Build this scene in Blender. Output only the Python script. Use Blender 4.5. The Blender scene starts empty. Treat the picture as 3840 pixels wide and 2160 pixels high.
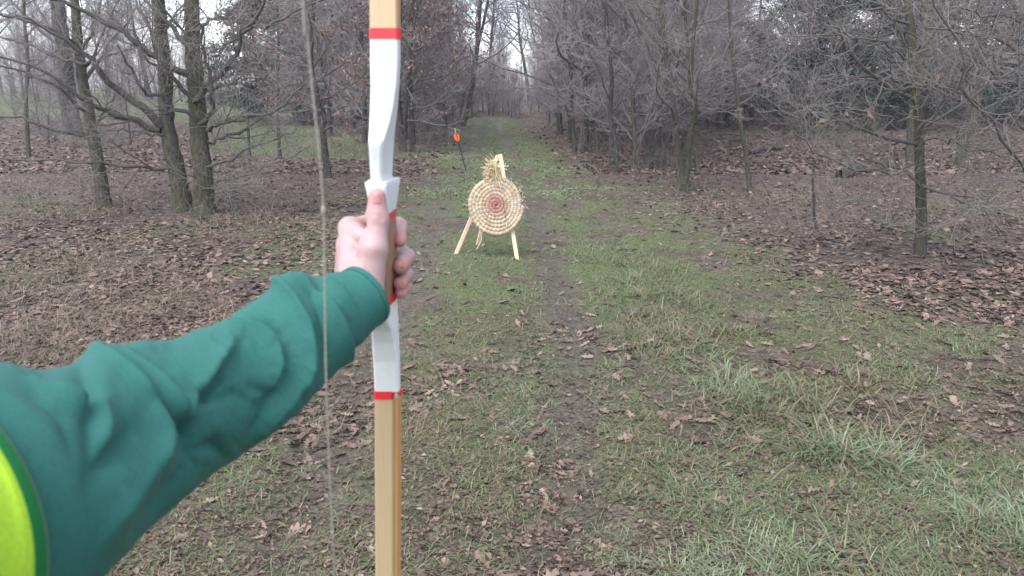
import bpy, math, random
import numpy as np
from mathutils import Vector

# ------------------------------------------------------------------ camera, sky, sun, exposure
S = bpy.context.scene
COL = S.collection
R = math.radians
PITCH = R(15.0)
CAM_H = 1.60
FPX = 2846.0                      # focal length in units of a 3840 px wide frame
cam_d = bpy.data.cameras.new('camera')
cam = bpy.data.objects.new('camera', cam_d)
COL.objects.link(cam)
cam.location = (0, 0, CAM_H)
cam.rotation_euler = (R(90) - PITCH, 0, 0)
cam_d.sensor_width = 36.0
cam_d.lens = FPX / 3840.0 * 36.0
cam_d.clip_start = 0.02
cam_d.clip_end = 2000
cam_d.dof.use_dof = True
cam_d.dof.focus_distance = 7.0
cam_d.dof.aperture_fstop = 10.0
S.camera = cam

SUN_EL, SUN_AZ = R(58), R(215)    # high, behind the camera and to the left
w = bpy.data.worlds.new('World'); S.world = w; w.use_nodes = True
nt = w.node_tree; nt.nodes.clear()
sky = nt.nodes.new('ShaderNodeTexSky'); sky.sky_type = 'NISHITA'; sky.sun_disc = False
sky.sun_elevation = SUN_EL; sky.sun_rotation = SUN_AZ
sky.air_density = 1.0; sky.dust_density = 2.0; sky.ozone_density = 1.0
hs = nt.nodes.new('ShaderNodeHueSaturation'); hs.inputs['Saturation'].default_value = 0.42
tint = nt.nodes.new('ShaderNodeMix'); tint.data_type = 'RGBA'; tint.blend_type = 'MULTIPLY'
tint.inputs[0].default_value = 1.0; tint.inputs[7].default_value = (0.96, 0.965, 1.0, 1)
bg = nt.nodes.new('ShaderNodeBackground'); bg.inputs['Strength'].default_value = 0.15
out = nt.nodes.new('ShaderNodeOutputWorld')
nt.links.new(sky.outputs[0], hs.inputs['Color']); nt.links.new(hs.outputs[0], tint.inputs[6])
nt.links.new(tint.outputs[2], bg.inputs['Color']); nt.links.new(bg.outputs[0], out.inputs['Surface'])

sl = bpy.data.lights.new('sun', 'SUN'); sl.energy = 0.85; sl.angle = R(40); sl.color = (1.0, 0.98, 0.96)
sun = bpy.data.objects.new('sun', sl); COL.objects.link(sun)
sd_ = Vector((math.sin(SUN_AZ) * math.cos(SUN_EL), math.cos(SUN_AZ) * math.cos(SUN_EL), math.sin(SUN_EL)))
sun.rotation_euler = sd_.to_track_quat('Z', 'Y').to_euler(); sun.location = (-10, -10, 30)

S.view_settings.view_transform = 'Standard'; S.view_settings.look = 'None'
S.view_settings.gamma = 1.0; S.view_settings.exposure = 1.86
S.view_settings.use_curve_mapping = False
S.cycles.use_denoising = True
S.cycles.debug_use_spatial_splits = True
S.cycles.max_bounces = 4; S.cycles.diffuse_bounces = 2; S.cycles.glossy_bounces = 2
S.cycles.transparent_max_bounces = 8; S.cycles.volume_bounces = 0

# ------------------------------------------------------------------ helpers
CP, SP = math.cos(PITCH), math.sin(PITCH)
def ray(tx, ty):
    cx = (tx - 1920.0) / FPX; cy = (ty - 1080.0) / FPX
    return np.array([cx, CP - SP * cy, -SP - CP * cy])
def at(tx, ty, Y):
    """point seen at (tx, ty) of the photograph that lies Y metres in front"""
    d = ray(tx, ty)
    return np.array([0, 0, CAM_H]) + d * (Y / d[1])
def proj(P):
    P = np.asarray(P, float)
    q = P - np.array([0, 0, CAM_H])
    z = q[..., 1] * CP - q[..., 2] * SP
    u = q[..., 0] / z
    v = -(q[..., 1] * SP + q[..., 2] * CP) / z
    return np.stack([1920 + FPX * u, 1080 + FPX * v, z], -1)

def tag(o, label=None, cat=None, group=None, kind=None):
    if label: o['label'] = label
    if cat: o['category'] = cat
    if group: o['group'] = group
    if kind: o['kind'] = kind
    return o
def empty(name, loc=(0, 0, 0), rz=0.0):
    o = bpy.data.objects.new(name, None); COL.objects.link(o)
    o.location = [float(c) for c in loc]; o.rotation_euler = (0, 0, rz); o.empty_display_size = 0.1
    return o
def link(name, me, parent=None, mat=None):
    o = bpy.data.objects.new(name, me); COL.objects.link(o)
    if parent is not None: o.parent = parent
    if mat is not None:
        for m in (mat if isinstance(mat, (list, tuple)) else [mat]): me.materials.append(m)
    return o
def mesh_np(name, V, F, smooth=True, attrs=None, mi=None, sharp=None):
    """V (n,3); F list of (m,k) index arrays"""
    me = bpy.data.meshes.new(name)
    V = np.ascontiguousarray(V, np.float32)
    if not isinstance(F, (list, tuple)): F = [F]
    F = [np.asarray(f, np.int32) for f in F if len(f)]
    me.vertices.add(len(V)); me.vertices.foreach_set('co', V.ravel())
    nl = sum(f.size for f in F); npoly = sum(len(f) for f in F)
    me.loops.add(nl); me.loops.foreach_set('vertex_index', np.concatenate([f.ravel() for f in F]))
    tot = np.concatenate([np.full(len(f), f.shape[1], np.int32) for f in F])
    st = np.concatenate([[0], np.cumsum(tot)[:-1]]).astype(np.int32)
    me.polygons.add(npoly); me.polygons.foreach_set('loop_start', st); me.polygons.foreach_set('loop_total', tot)
    me.polygons.foreach_set('use_smooth', np.full(npoly, smooth, bool))
    if mi is not None: me.polygons.foreach_set('material_index', np.asarray(mi, np.int32))
    if attrs:
        for k, a in attrs.items():
            at_ = me.attributes.new(k, 'FLOAT', 'POINT'); at_.data.foreach_set('value', np.asarray(a, np.float32))
    me.update(); me.validate()
    if sharp is not None: me.set_sharp_from_angle(angle=R(sharp))
    return me

# value noise ---------------------------------------------------------------
_rn = np.random.RandomState(7); _tab = _rn.rand(256, 256)
def vnoise(x, y, s=1.0, seed=0):
    x = np.asarray(x, float) / s + seed * 17.31; y = np.asarray(y, float) / s + seed * 9.77
    xi = np.floor(x).astype(int); yi = np.floor(y).astype(int); fx = x - xi; fy = y - yi
    fx = fx * fx * (3 - 2 * fx); fy = fy * fy * (3 - 2 * fy)
    g = lambda a, b: _tab[a & 255, b & 255]
    return (g(xi, yi) * (1 - fx) + g(xi + 1, yi) * fx) * (1 - fy) + (g(xi, yi + 1) * (1 - fx) + g(xi + 1, yi + 1) * fx) * fy
def fnoise(x, y, s=1.0, seed=0):
    return (vnoise(x, y, s, seed) * .55 + vnoise(x, y, s * .45, seed + 3) * .3 + vnoise(x, y, s * .2, seed + 5) * .15)
def sstep(a, b, x):
    t = np.clip((np.asarray(x, float) - a) / (b - a), 0, 1); return t * t * (3 - 2 * t)

# materials -----------------------------------------------------------------
def new_mat(name, rough=0.8, spec=0.3):
    m = bpy.data.materials.new(name); m.use_nodes = True
    b = m.node_tree.nodes['Principled BSDF']
    b.inputs['Roughness'].default_value = rough
    b.inputs['Specular IOR Level'].default_value = spec
    return m, m.node_tree, b
def N(t, kind, **kw):
    n = t.nodes.new(kind)
    for k, v in kw.items(): setattr(n, k, v)
    return n
def ramp(t, fac, stops, interp='LINEAR'):
    r = N(t, 'ShaderNodeValToRGB'); r.color_ramp.interpolation = interp
    e = r.color_ramp.elements
    while len(e) < len(stops): e.new(0.5)
    for el, (p, c) in zip(e, stops): el.position = p; el.color = (*c, 1)
    t.links.new(fac, r.inputs[0]); return r.outputs[0]
def mixc(t, fac, a, b, mode='MIX'):
    m = N(t, 'ShaderNodeMix', data_type='RGBA', blend_type=mode)
    for sock, val in ((m.inputs[0], fac), (m.inputs[6], a), (m.inputs[7], b)):
        if hasattr(val, 'links') or hasattr(val, 'is_linked'): t.links.new(val, sock)
        elif isinstance(val, (int, float)): sock.default_value = val
        else: sock.default_value = (*val, 1)
    return m.outputs[2]
def math_(t, op, a, b=None, clamp=False):
    m = N(t, 'ShaderNodeMath', operation=op); m.use_clamp = clamp
    for s, v in ((m.inputs[0], a), (m.inputs[1], b)):
        if v is None: continue
        if isinstance(v, (int, float)): s.default_value = v
        else: t.links.new(v, s)
    return m.outputs[0]
def coords(t, which='Object', scale=(1, 1, 1)):
    c = N(t, 'ShaderNodeTexCoord'); mp = N(t, 'ShaderNodeMapping'); mp.inputs['Scale'].default_value = scale
    t.links.new(c.outputs[which], mp.inputs['Vector']); return mp.outputs[0]
def noise(t, vec, scale, detail=4, rough=.55):
    n = N(t, 'ShaderNodeTexNoise'); n.inputs['Scale'].default_value = scale
    n.inputs['Detail'].default_value = detail; n.inputs['Roughness'].default_value = rough
    if vec is not None: t.links.new(vec, n.inputs['Vector'])
    return n.outputs[0]
def bump(t, b, height, strength=.4, dist=.01):
    n = N(t, 'ShaderNodeBump'); n.inputs['Strength'].default_value = strength; n.inputs['Distance'].default_value = dist
    t.links.new(height, n.inputs['Height']); t.links.new(n.outputs[0], b.inputs['Normal'])
def attr(t, name):
    a = N(t, 'ShaderNodeAttribute'); a.attribute_name = name; return a.outputs['Fac']

def m_bark(name, dark, light, moss, moss_amt):
    m, t, b = new_mat(name, .9, .2)
    v = coords(t, 'Object', (1, 1, .28))
    n1 = noise(t, v, 34, 5); n2 = noise(t, coords(t), 2.2, 3); n3 = noise(t, coords(t), 11, 4)
    c = ramp(t, n1, [(.33, dark), (.68, light)])
    f = math_(t, 'MULTIPLY', ramp(t, n2, [(.35, (0, 0, 0)), (.62, (1, 1, 1))]), moss_amt)
    c = mixc(t, f, c, moss)
    c = mixc(t, math_(t, 'MULTIPLY', ramp(t, n3, [(.62, (0, 0, 0)), (.72, (1, 1, 1))]), .35), c, (.16, .17, .14))
    t.links.new(c, b.inputs['Base Color']); bump(t, b, n1, .9, .02); return m
M_BARK = m_bark('oak_bark', (.022, .019, .016), (.085, .076, .06), (.06, .07, .032), .55)
M_BARKG = m_bark('mossy_bark', (.022, .02, .016), (.072, .066, .052), (.056, .059, .03), .5)
M_BARKD = m_bark('dark_bark', (.018, .016, .017), (.055, .05, .05), (.05, .055, .035), .3)
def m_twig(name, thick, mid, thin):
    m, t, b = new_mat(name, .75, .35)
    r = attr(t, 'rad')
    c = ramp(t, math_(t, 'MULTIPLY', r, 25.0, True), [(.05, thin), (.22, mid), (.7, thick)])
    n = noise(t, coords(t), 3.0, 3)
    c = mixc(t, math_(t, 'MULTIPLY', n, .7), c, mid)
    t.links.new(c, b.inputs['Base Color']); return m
M_TWIG = m_twig('oak_twig', (.034, .031, .025), (.08, .072, .062), (.20, .18, .168))
M_TWIGP = m_twig('pale_twig', (.038, .034, .028), (.085, .077, .068), (.195, .176, .165))
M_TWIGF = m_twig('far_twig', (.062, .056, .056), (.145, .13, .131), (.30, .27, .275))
def m_leafy(name, stops, rough=.75, trans=0.0, src='tone'):
    m, t, b = new_mat(name, rough, .3)
    if src == 'tone': f = attr(t, 'tone')
    else: f = N(t, 'ShaderNodeObjectInfo').outputs['Random']
    c = ramp(t, f, stops)
    n = noise(t, coords(t), 60, 3)
    c = mixc(t, math_(t, 'MULTIPLY', n, .55), c, (.045, .038, .032))
    t.links.new(c, b.inputs['Base Color']); return m
LEAF_STOPS = [(0, (.03, .021, .017)), (.3, (.092, .061, .047)), (.65, (.185, .127, .098)), (.92, (.30, .215, .168)), (1, (.42, .33, .26))]
LEAF_STOPS1 = [(0, (.03, .021, .017)), (.4, (.09, .06, .046)), (.75, (.165, .113, .087)), (.93, (.235, .168, .13)), (1, (.35, .27, .215))]
M_LEAF = m_leafy('dead_leaf', LEAF_STOPS, .62)
M_LEAFO = m_leafy('dead_leaf_single', LEAF_STOPS1, .6, src='obj')
M_RUST = m_leafy('withered_leaf', [(0, (.10, .05, .04)), (.5, (.19, .105, .082)), (1, (.33, .22, .18))], .7)
M_GRASS = m_leafy('grass_blade', [(0, (.13, .10, .06)), (.25, (.24, .205, .115)), (.36, (.085, .095, .04)), (.6, (.105, .145, .058)), (.85, (.15, .205, .095)), (1, (.22, .285, .175))], .5)
M_DRY = m_leafy('dry_grass', [(0, (.09, .065, .045)), (.6, (.18, .14, .095)), (1, (.31, .26, .18))], .7)
M_EVER = m_leafy('evergreen', [(0, (.010, .018, .014)), (.6, (.022, .045, .034)), (1, (.05, .085, .06))], .6)
M_BRAM = m_leafy('bramble_stem', [(0, (.09, .06, .052)), (.6, (.18, .132, .12)), (1, (.30, .25, .235))], .7)

# tubes ---------------------------------------------------------------------
def tubes(batches):
    """batches of (pts (N,n,3), rad (N,n), k) -> V, F, rad"""
    VV, FF, RR = [], [], []; off = 0
    for pts, rad, k in batches:
        Nn, n, _ = pts.shape
        if Nn == 0: continue
        tan = np.gradient(pts, axis=1); tan /= np.linalg.norm(tan, axis=2, keepdims=True) + 1e-9
        ref = np.zeros((Nn, 1, 3)); ref[..., 0] = 1
        al = np.abs(tan[:, :1, 0]) > .8
        ref[al[:, 0], 0] = (0, 1, 0)
        u = np.cross(tan, np.broadcast_to(ref, tan.shape)); u /= np.linalg.norm(u, axis=2, keepdims=True) + 1e-9
        v = np.cross(tan, u)
        a = np.arange(k) * 2 * np.pi / k
        ring = pts[:, :, None, :] + rad[:, :, None, None] * (np.cos(a)[None, None, :, None] * u[:, :, None, :] + np.sin(a)[None, None, :, None] * v[:, :, None, :])
        VV.append(ring.reshape(-1, 3)); RR.append(np.repeat(rad.reshape(-1), k))
        base = off + (np.arange(Nn) * n * k)[:, None, None] + (np.arange(n - 1) * k)[None, :, None]
        i = np.arange(k)[None, None, :]; j = ((np.arange(k) + 1) % k)[None, None, :]
        FF.append(np.stack([base + i, base + j, base + j + k, base + i + k], -1).reshape(-1, 4))
        off += Nn * n * k
    return np.concatenate(VV), np.concatenate(FF), np.concatenate(RR)
def resample(P, n):
    P = np.asarray(P, float)
    Q = np.vstack([2 * P[0] - P[1], P, 2 * P[-1] - P[-2]])
    seg = len(P) - 1; t = np.linspace(0, seg, n); i = np.minimum(t.astype(int), seg - 1); f = (t - i)[:, None]
    p0, p1, p2, p3 = Q[i], Q[i + 1], Q[i + 2], Q[i + 3]
    return .5 * ((2 * p1) + (-p0 + p2) * f + (2 * p0 - 5 * p1 + 4 * p2 - p3) * f ** 2 + (-p0 + 3 * p1 - 3 * p2 + p3) * f ** 3)
def walk(rng, P0, D0, L, n, wig, trop):
    pts = np.empty((len(P0), n, 3)); pts[:, 0] = P0; d = D0.copy(); st = (L / (n - 1))[:, None]
    for i in range(1, n):
        d = d + rng.randn(*d.shape) * wig; d[:, 2] += trop
        d /= np.linalg.norm(d, axis=1, keepdims=True) + 1e-9
        pts[:, i] = pts[:, i - 1] + d * st
    return pts
def spawn(rng, pts, rad, m, t0, t1, ang, ls, n, wig, trop, rr, flat=.6, minr=.0022, lt=.5):
    """m children on every parent; ls = (lo, hi) length"""
    Nn, np_, _ = pts.shape
    if Nn == 0: return np.zeros((0, n, 3)), np.zeros((0, n))
    par = np.repeat(np.arange(Nn), m); t = t0 + (t1 - t0) * ((np.tile(np.arange(m), Nn) + rng.rand(Nn * m)) / m)
    x = t * (np_ - 1); i = np.minimum(x.astype(int), np_ - 2); f = (x - i)[:, None]
    P = pts[par, i] * (1 - f) + pts[par, i + 1] * f
    T = pts[par, i + 1] - pts[par, i]; T /= np.linalg.norm(T, axis=1, keepdims=True) + 1e-9
    pr = rng.randn(len(P), 3); pr[:, 2] *= flat
    pr -= (pr * T).sum(1, keepdims=True) * T; pr /= np.linalg.norm(pr, axis=1, keepdims=True) + 1e-9
    a = R(1) * rng.uniform(ang[0], ang[1], len(P))[:, None]
    D = np.cos(a) * T + np.sin(a) * pr
    L = rng.uniform(ls[0], ls[1], len(P)) * (1 - lt * t)
    r0 = rad[par, i] * (1 - f[:, 0]) + rad[par, i + 1] * f[:, 0]
    r = np.maximum(np.minimum(r0 * rr, L * .0155), minr)
    q = walk(rng, P, D, L, n, wig, trop)
    rd = r[:, None] * np.linspace(1, .45, n)[None]
    return q, np.maximum(rd, minr * .8)
def leaf_quads(rng, C, size, tone_rng=(0, 1), bend=.3):
    """small folded leaves of random direction at C: V,F,tone"""
    n = len(C); s = size * rng.uniform(.6, 1.25, n)[:, None]
    a = rng.randn(n, 3); a /= np.linalg.norm(a, axis=1, keepdims=True)
    b = rng.randn(n, 3); b -= (a * b).sum(1, keepdims=True) * a; b /= np.linalg.norm(b, axis=1, keepdims=True)
    c = np.cross(a, b)
    P = np.stack([C - a * s, C - b * s * .45 + c * s * bend, C + a * s, C + b * s * .45 + c * s * bend], 1)
    k = np.arange(n)[:, None] * 4
    F = np.concatenate([k + [0, 1, 2], k + [0, 2, 3]], 0)
    tone = np.repeat(rng.uniform(*tone_rng, n), 4)
    return P.reshape(-1, 3), F, tone

# ------------------------------------------------------------------ ground
TR_Y = [-5, 2.3, 3.7, 4.8, 6.7, 9.6, 14.2, 21.5, 36, 60]
TR_R = [.15, .17, .36, .5, .41, .33, .2, -.1, -.75, -4]
TR_L = [-.8, -.82, -.85, -.87, -.88, -.95, -1.05, -1.15, -1.5, -4.6]
def height(x, y):
    x = np.asarray(x, float); y = np.asarray(y, float)
    d = np.hypot(x, y)
    h = (fnoise(x, y, .9, 1) - .5) * .075 + (fnoise(x, y, 6, 2) - .5) * .16 * sstep(4, 14, d)
    tr = np.exp(-((x - np.interp(y, TR_Y, TR_R)) / .2) ** 2) + .8 * np.exp(-((x - np.interp(y, TR_Y, TR_L)) / .2) ** 2)
    h -= .035 * tr
    h += .35 * sstep(38, 60, y) + .5 * sstep(9, 22, np.abs(x)) * sstep(12, 30, y) * .6
    return h * sstep(-2, 1.5, d)
def masks(x, y):
    x = np.asarray(x, float); y = np.asarray(y, float)
    xr = np.interp(y, TR_Y, TR_R); xl = np.interp(y, TR_Y, TR_L); mid = (xr + xl) / 2
    n1 = fnoise(x, y, .7, 4); n2 = fnoise(x, y, 2.2, 6); n3 = fnoise(x, y, .28, 9)
    wv = (n2 - .5) * .9
    mud = np.exp(-((x - xr - (n2 - .5) * .3) / .18) ** 2) + .85 * np.exp(-((x - xl) / .24) ** 2)
    mud = np.clip(mud * (.35 + 1.1 * sstep(.3, .65, n1)) * (1 - .35 * sstep(7, 12, y)), 0, 1)
    re = np.interp(y, [2, 4.6, 5.6, 6.6, 8, 12, 20, 36, 45], [4.0, 3.9, 3.2, 2.5, 1.9, 1.4, 1.0, .2, -2]) + wv
    le = np.interp(y, [2, 4, 6, 8, 12, 20, 36, 45], [-2.2, -1.9, -1.6, -1.5, -1.6, -1.75, -2.0, -4]) + wv * .8
    cor = sstep(le - .7, le + .6, x + (n1 - .5) * 1.0) * (1 - sstep(re - .9, re + 1.0, x + (n1 - .5) * 1.6)) * (1 - sstep(38, 46, y))
    strip = np.exp(-((x - mid) / .42) ** 2) * (.75 * sstep(1.8, 4, y) + .25 * sstep(6, 9, y))
    verge = np.exp(-((x - np.interp(y, [2, 3, 5, 7, 12, 20, 36], [1.75, 1.55, 1.25, 1.0, .72, .5, -.3])) / np.interp(y, [2, 5, 20], [.5, .42, .3])) ** 2)
    g = cor * (1 - .82 * mud) * (.12 + .88 * sstep(.40, .58, n1 * .5 + n3 * .3 + n2 * .2)) + .6 * strip * (1 - .6 * mud) * (.35 + .65 * sstep(.35, .55, n1 * .5 + n3 * .5)) + .75 * verge * (1 - .5 * mud) * sstep(.36, .6, n1 * .5 + n3 * .5)
    # grassy ride crossing beyond the left-hand trees
    ax, ay, bx, by = -4.0, 18.5, -17.0, 44.0
    tt = np.clip(((x - ax) * (bx - ax) + (y - ay) * (by - ay)) / ((bx - ax) ** 2 + (by - ay) ** 2), 0, 1)
    dd = np.hypot(x - ax - tt * (bx - ax), y - ay - tt * (by - ay))
    ride = (1 - sstep(1.2, 3.0, dd + (n2 - .5) * 2)) * (x < -2.2)
    ride = np.maximum(ride, sstep(31, 35, y + (n2 - .5) * 5) * (1 - sstep(-11.5, -9, x + (y - 33) * .1)))
    tuft = sstep(.52, .66, fnoise(x, y, 1.1, 61)) * (1 - sstep(9, 15, y)) * .55 * (1 - mud)
    g = np.clip(np.maximum(np.maximum(g, ride), tuft), 0, 1)
    return g, mud * cor, cor

def axis(lo, hi, fine_lo, fine_hi, st, gr):
    a = list(np.arange(fine_lo, fine_hi, st)); s = st; v = a[-1]
    while v < hi: s *= gr; v += s; a.append(v)
    s = st; v = fine_lo; b = []
    while v > lo: s *= gr; v -= s; b.append(v)
    return np.array(b[::-1] + a)
gx = axis(-300, 300, -3.2, 3.2, .07, 1.08); gy = axis(-60, 400, 1.6, 10, .08, 1.06)
GX, GY = np.meshgrid(gx, gy, indexing='ij')
gv = np.stack([GX, GY, height(GX, GY)], -1).reshape(-1, 3)
ii = np.arange(len(gx) - 1)[:, None] * len(gy) + np.arange(len(gy) - 1)[None]
gf = np.stack([ii, ii + len(gy), ii + len(gy) + 1, ii + 1], -1).reshape(-1, 4)
g_, mu_, co_ = masks(gv[:, 0], gv[:, 1])
def m_ground():
    m, t, b = new_mat('forest_floor', .85, .25)
    v = coords(t)
    a = noise(t, v, 14, 6, .65); c2 = noise(t, v, 55, 4, .6); c3 = noise(t, v, 2.2, 4)
    vo = N(t, 'ShaderNodeTexVoronoi'); vo.inputs['Scale'].default_value = 13; t.links.new(v, vo.inputs['Vector'])
    leafc = ramp(t, vo.outputs['Color'], [(.1, (.03, .022, .018)), (.5, (.085, .062, .05)), (.9, (.17, .128, .105))])
    earth = ramp(t, a, [(.3, (.02, .015, .011)), (.55, (.05, .038, .03)), (.75, (.09, .07, .056))])
    base = mixc(t, ramp(t, c2, [(.4, (0, 0, 0)), (.55, (1, 1, 1))]), earth, leafc)
    mudc = ramp(t, math_(t, 'ADD', math_(t, 'MULTIPLY', a, .6), math_(t, 'MULTIPLY', c2, .4)), [(.36, (.032, .025, .02)), (.5, (.075, .06, .05)), (.64, (.14, .112, .094))])
    gr = ramp(t, c2, [(.3, (.035, .045, .016)), (.5, (.075, .105, .032)), (.72, (.12, .165, .06))])
    ga = attr(t, 'grass')
    gm = math_(t, 'MULTIPLY', ga, math_(t, 'ADD', math_(t, 'MULTIPLY', a, 1.4), .3), True)
    base = mixc(t, attr(t, 'mud'), base, mudc)
    base = mixc(t, math_(t, 'MULTIPLY', gm, .85), base, gr)
    base = mixc(t, math_(t, 'MULTIPLY', c3, .3), base, (.06, .048, .042))
    t.links.new(base, b.inputs['Base Color'])
    ro = ramp(t, attr(t, 'mud'), [(0, (.9, .9, .9)), (1, (.5, .5, .5))]); t.links.new(ro, b.inputs['Roughness'])
    bump(t, b, math_(t, 'ADD', a, math_(t, 'MULTIPLY', c2, .5)), .8, .03); return m
ground = link('ground', mesh_np('ground', gv, gf, True, {'grass': g_, 'mud': mu_}), None, m_ground())
tag(ground, 'leaf-strewn woodland floor with a trodden grassy path', kind='structure')
def gpt(tx, ty):
    """where the line of sight through (tx, ty) meets the ground"""
    d = ray(tx, ty); t = CAM_H / -d[2]
    for _ in range(4):
        p = d * t; t = (CAM_H - float(height(p[0], p[1]))) / -d[2]
    p = d * t
    return np.array([p[0], p[1], float(height(p[0], p[1]))])

# ------------------------------------------------------------------ trees
def tree_obj(name, base, trunk_b, crown_b, mats, label, cat='tree', group=None, leaves=None, leafmat=None):
    e = empty(name, base); b = np.asarray(base, float)
    tag(e, label, cat, group)
    V, F, r = tubes(trunk_b); link('trunk', mesh_np('trunk', V - b, F, True, {'rad': r}), e, mats[0])
    V, F, r = tubes(crown_b); link('crown', mesh_np('crown', V - b, F, True, {'rad': r}), e, mats[1])
    if leaves is not None:
        V, F, tn = leaves; link('withered_leaves', mesh_np('withered_leaves', V - b, F, False, {'tone': tn}), e, leafmat or M_RUST)['kind'] = 'stuff'
    return e
def copy_tree(o, loc, rz, sc, label=None, group=None):
    c = o.copy(); COL.objects.link(c); c.location = loc; c.rotation_euler = (0, 0, rz); c.scale = (sc, sc, sc * 1.0)
    if label: c['label'] = label
    if group: c['group'] = group
    for ch in o.children:
        d = ch.copy(); COL.objects.link(d); d.parent = c
    return c
def flare(rad, n_low=3, amt=.35):
    r = rad.copy(); k = np.linspace(0, 1, len(r)); return r * (1 + amt * np.exp(-k * 22))
def twigs(rng, limbs_b, m2, m3, m4, s=1.0, minr=.0025, trop=.05):
    """limb batches -> crown batches"""
    outb = [(p, r, 6) for p, r in limbs_b]
    for p, r in limbs_b:
        L = np.linalg.norm(np.diff(p, axis=1), axis=2).sum(1).mean()
        q2, r2 = spawn(rng, p, r, m2, .12, 1.0, (28, 75), (.30 * L, .58 * L), 7, .085, trop, .6, .7, minr * 1.5)
        q3, r3 = spawn(rng, q2, r2, m3, .1, 1.0, (25, 75), (.17 * L, .36 * L), 4, .12, trop * 1.1, .6, .8, minr * 1.05)
        q4, r4 = spawn(rng, q3, r3, m4, .2, 1.0, (25, 70), (.07 * L, .19 * L), 3, .13, trop * 1.3, .7, .9, minr * .9)
        outb += [(q2, r2, 4), (q3, r3, 3), (q4, r4, 3)]
    return outb
def hero(name, trunk_T, widths, limbs_T, label, seed, mats, top_extra=3.0, autol=8, m=(7, 6, 3), leaf=0, group=None, minr=.0021, more_trunks=()):
    """trunk_T: photo points from base up; widths: photo px at base and top; limbs: (points, dY_end, px0, px1)"""
    rng = np.random.RandomState(seed)
    b = gpt(*trunk_T[0]); Y = b[1]
    tb = []; limbs = []
    def stem(pts, wd, dY):
        P = [at(x, y, Y + dY * i / max(1, len(pts) - 1)) for i, (x, y) in enumerate(pts)]
        if pts is trunk_T: P[0] = b - np.array([0, 0, .12])
        d = (P[-1] - P[-2]); d /= np.linalg.norm(d)
        if top_extra:
            P += [P[-1] + d * top_extra * .5 + rng.randn(3) * .06, P[-1] + d * top_extra + np.array([0, 0, .3]) + rng.randn(3) * .15]
        dep = proj(b)[2]
        r0, r1 = wd[0] / FPX * dep / 2, wd[1] / FPX * dep / 2
        q = resample(P, 34)
        zz = np.linspace(0, 1, 34); rd = r0 + (r1 - r0) * zz ** .8
        rd = flare(rd); q[1:] += rng.randn(33, 3) * r0 * .045
        rd *= 1 + rng.uniform(-.035, .035, 34)
        tb.append((q[None], rd[None], 14)); return q, rd
    q, rd = stem(trunk_T, widths, .3)
    trunks = [(q, rd)]
    for pts, wd, dy in more_trunks: trunks.append(stem(pts, wd, dy))
    dep = proj(b)[2]
    for pts, dY, p0, p1 in limbs_T:
        d0 = rng.uniform(-.05, .05)
        P = [at(x, y, Y + .3 * 0 + d0 + dY * (i / (len(pts) - 1)) ** 1.2) for i, (x, y) in enumerate(pts)]
        lq = resample(P, 14); lq[1:] += rng.randn(13, 3) * .018
        limbs.append((lq, np.linspace(p0, p1, 14) / FPX * dep / 2))
    lb = [(np.array([l[0] for l in limbs]), np.array([l[1] for l in limbs]))] if limbs else []
    for q, rd in trunks:
        if autol:
            h = np.linalg.norm(np.diff(q, axis=0), axis=1).sum()
            p, r = spawn(rng, q[None], rd[None], autol, .3, .97, (40, 85), (.22 * h, .42 * h), 12, .12, .06, .42, .5, .008, .35)
            lb.append((p, r))
    cb = twigs(rng, lb, *m, minr=minr)
    lv = None
    if leaf:
        tips = np.concatenate([p[:, -1] for p, r, k in cb[-1:]] + [p[:, -1] for p, r, k in cb if k == 3])
        C = tips[rng.choice(len(tips), leaf)] + rng.randn(leaf, 3) * .03
        keep = fnoise(C[:, 0] * 3, C[:, 2] * 3, 1.6, 3) > .42
        lv = leaf_quads(rng, C[keep], .045)
    return tree_obj(name, b, tb, cb, mats, label, 'tree', group, lv)

c3 = lambda *p: [(x / 1.685, y / 1.685) for x, y in p]          # crops used while measuring
c5 = lambda *p: [(2500 + x / 1.449, y / 1.449) for x, y in p]
c4 = lambda *p: [(1400 + x / 2.07, y / 2.07) for x, y in p]
HM = (M_BARK, M_TWIG)
hero('oak_tree', c3((665, 1310), (630, 1100), (592, 880), (560, 700), (522, 500), (495, 300), (480, 100), (472, -60)), (50, 24), [
    (c3((545, 865), (470, 840), (400, 835), (250, 785), (100, 750), (-60, 720)), -.4, 16, 7),
    (c3((560, 400), (440, 390), (380, 355), (200, 290), (60, 235), (-80, 215)), .5, 15, 6),
    (c3((545, 420), (480, 290), (330, 195), (130, 120), (-50, 60)), -.5, 16, 7),
    (c3((575, 720), (500, 690), (380, 560), (240, 480), (60, 430), (-60, 420)), -.7, 14, 5),
    (c3((590, 800), (640, 740), (700, 640), (760, 520)), .5, 10, 4),
    (c3((505, 330), (560, 230), (600, 120), (640, 20), (660, -60)), .4, 12, 5)],
    'slender leaning oak, leftmost of the three front trunks on the left', 11, HM, 2.5, 4, (9, 7, 3))
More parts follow.
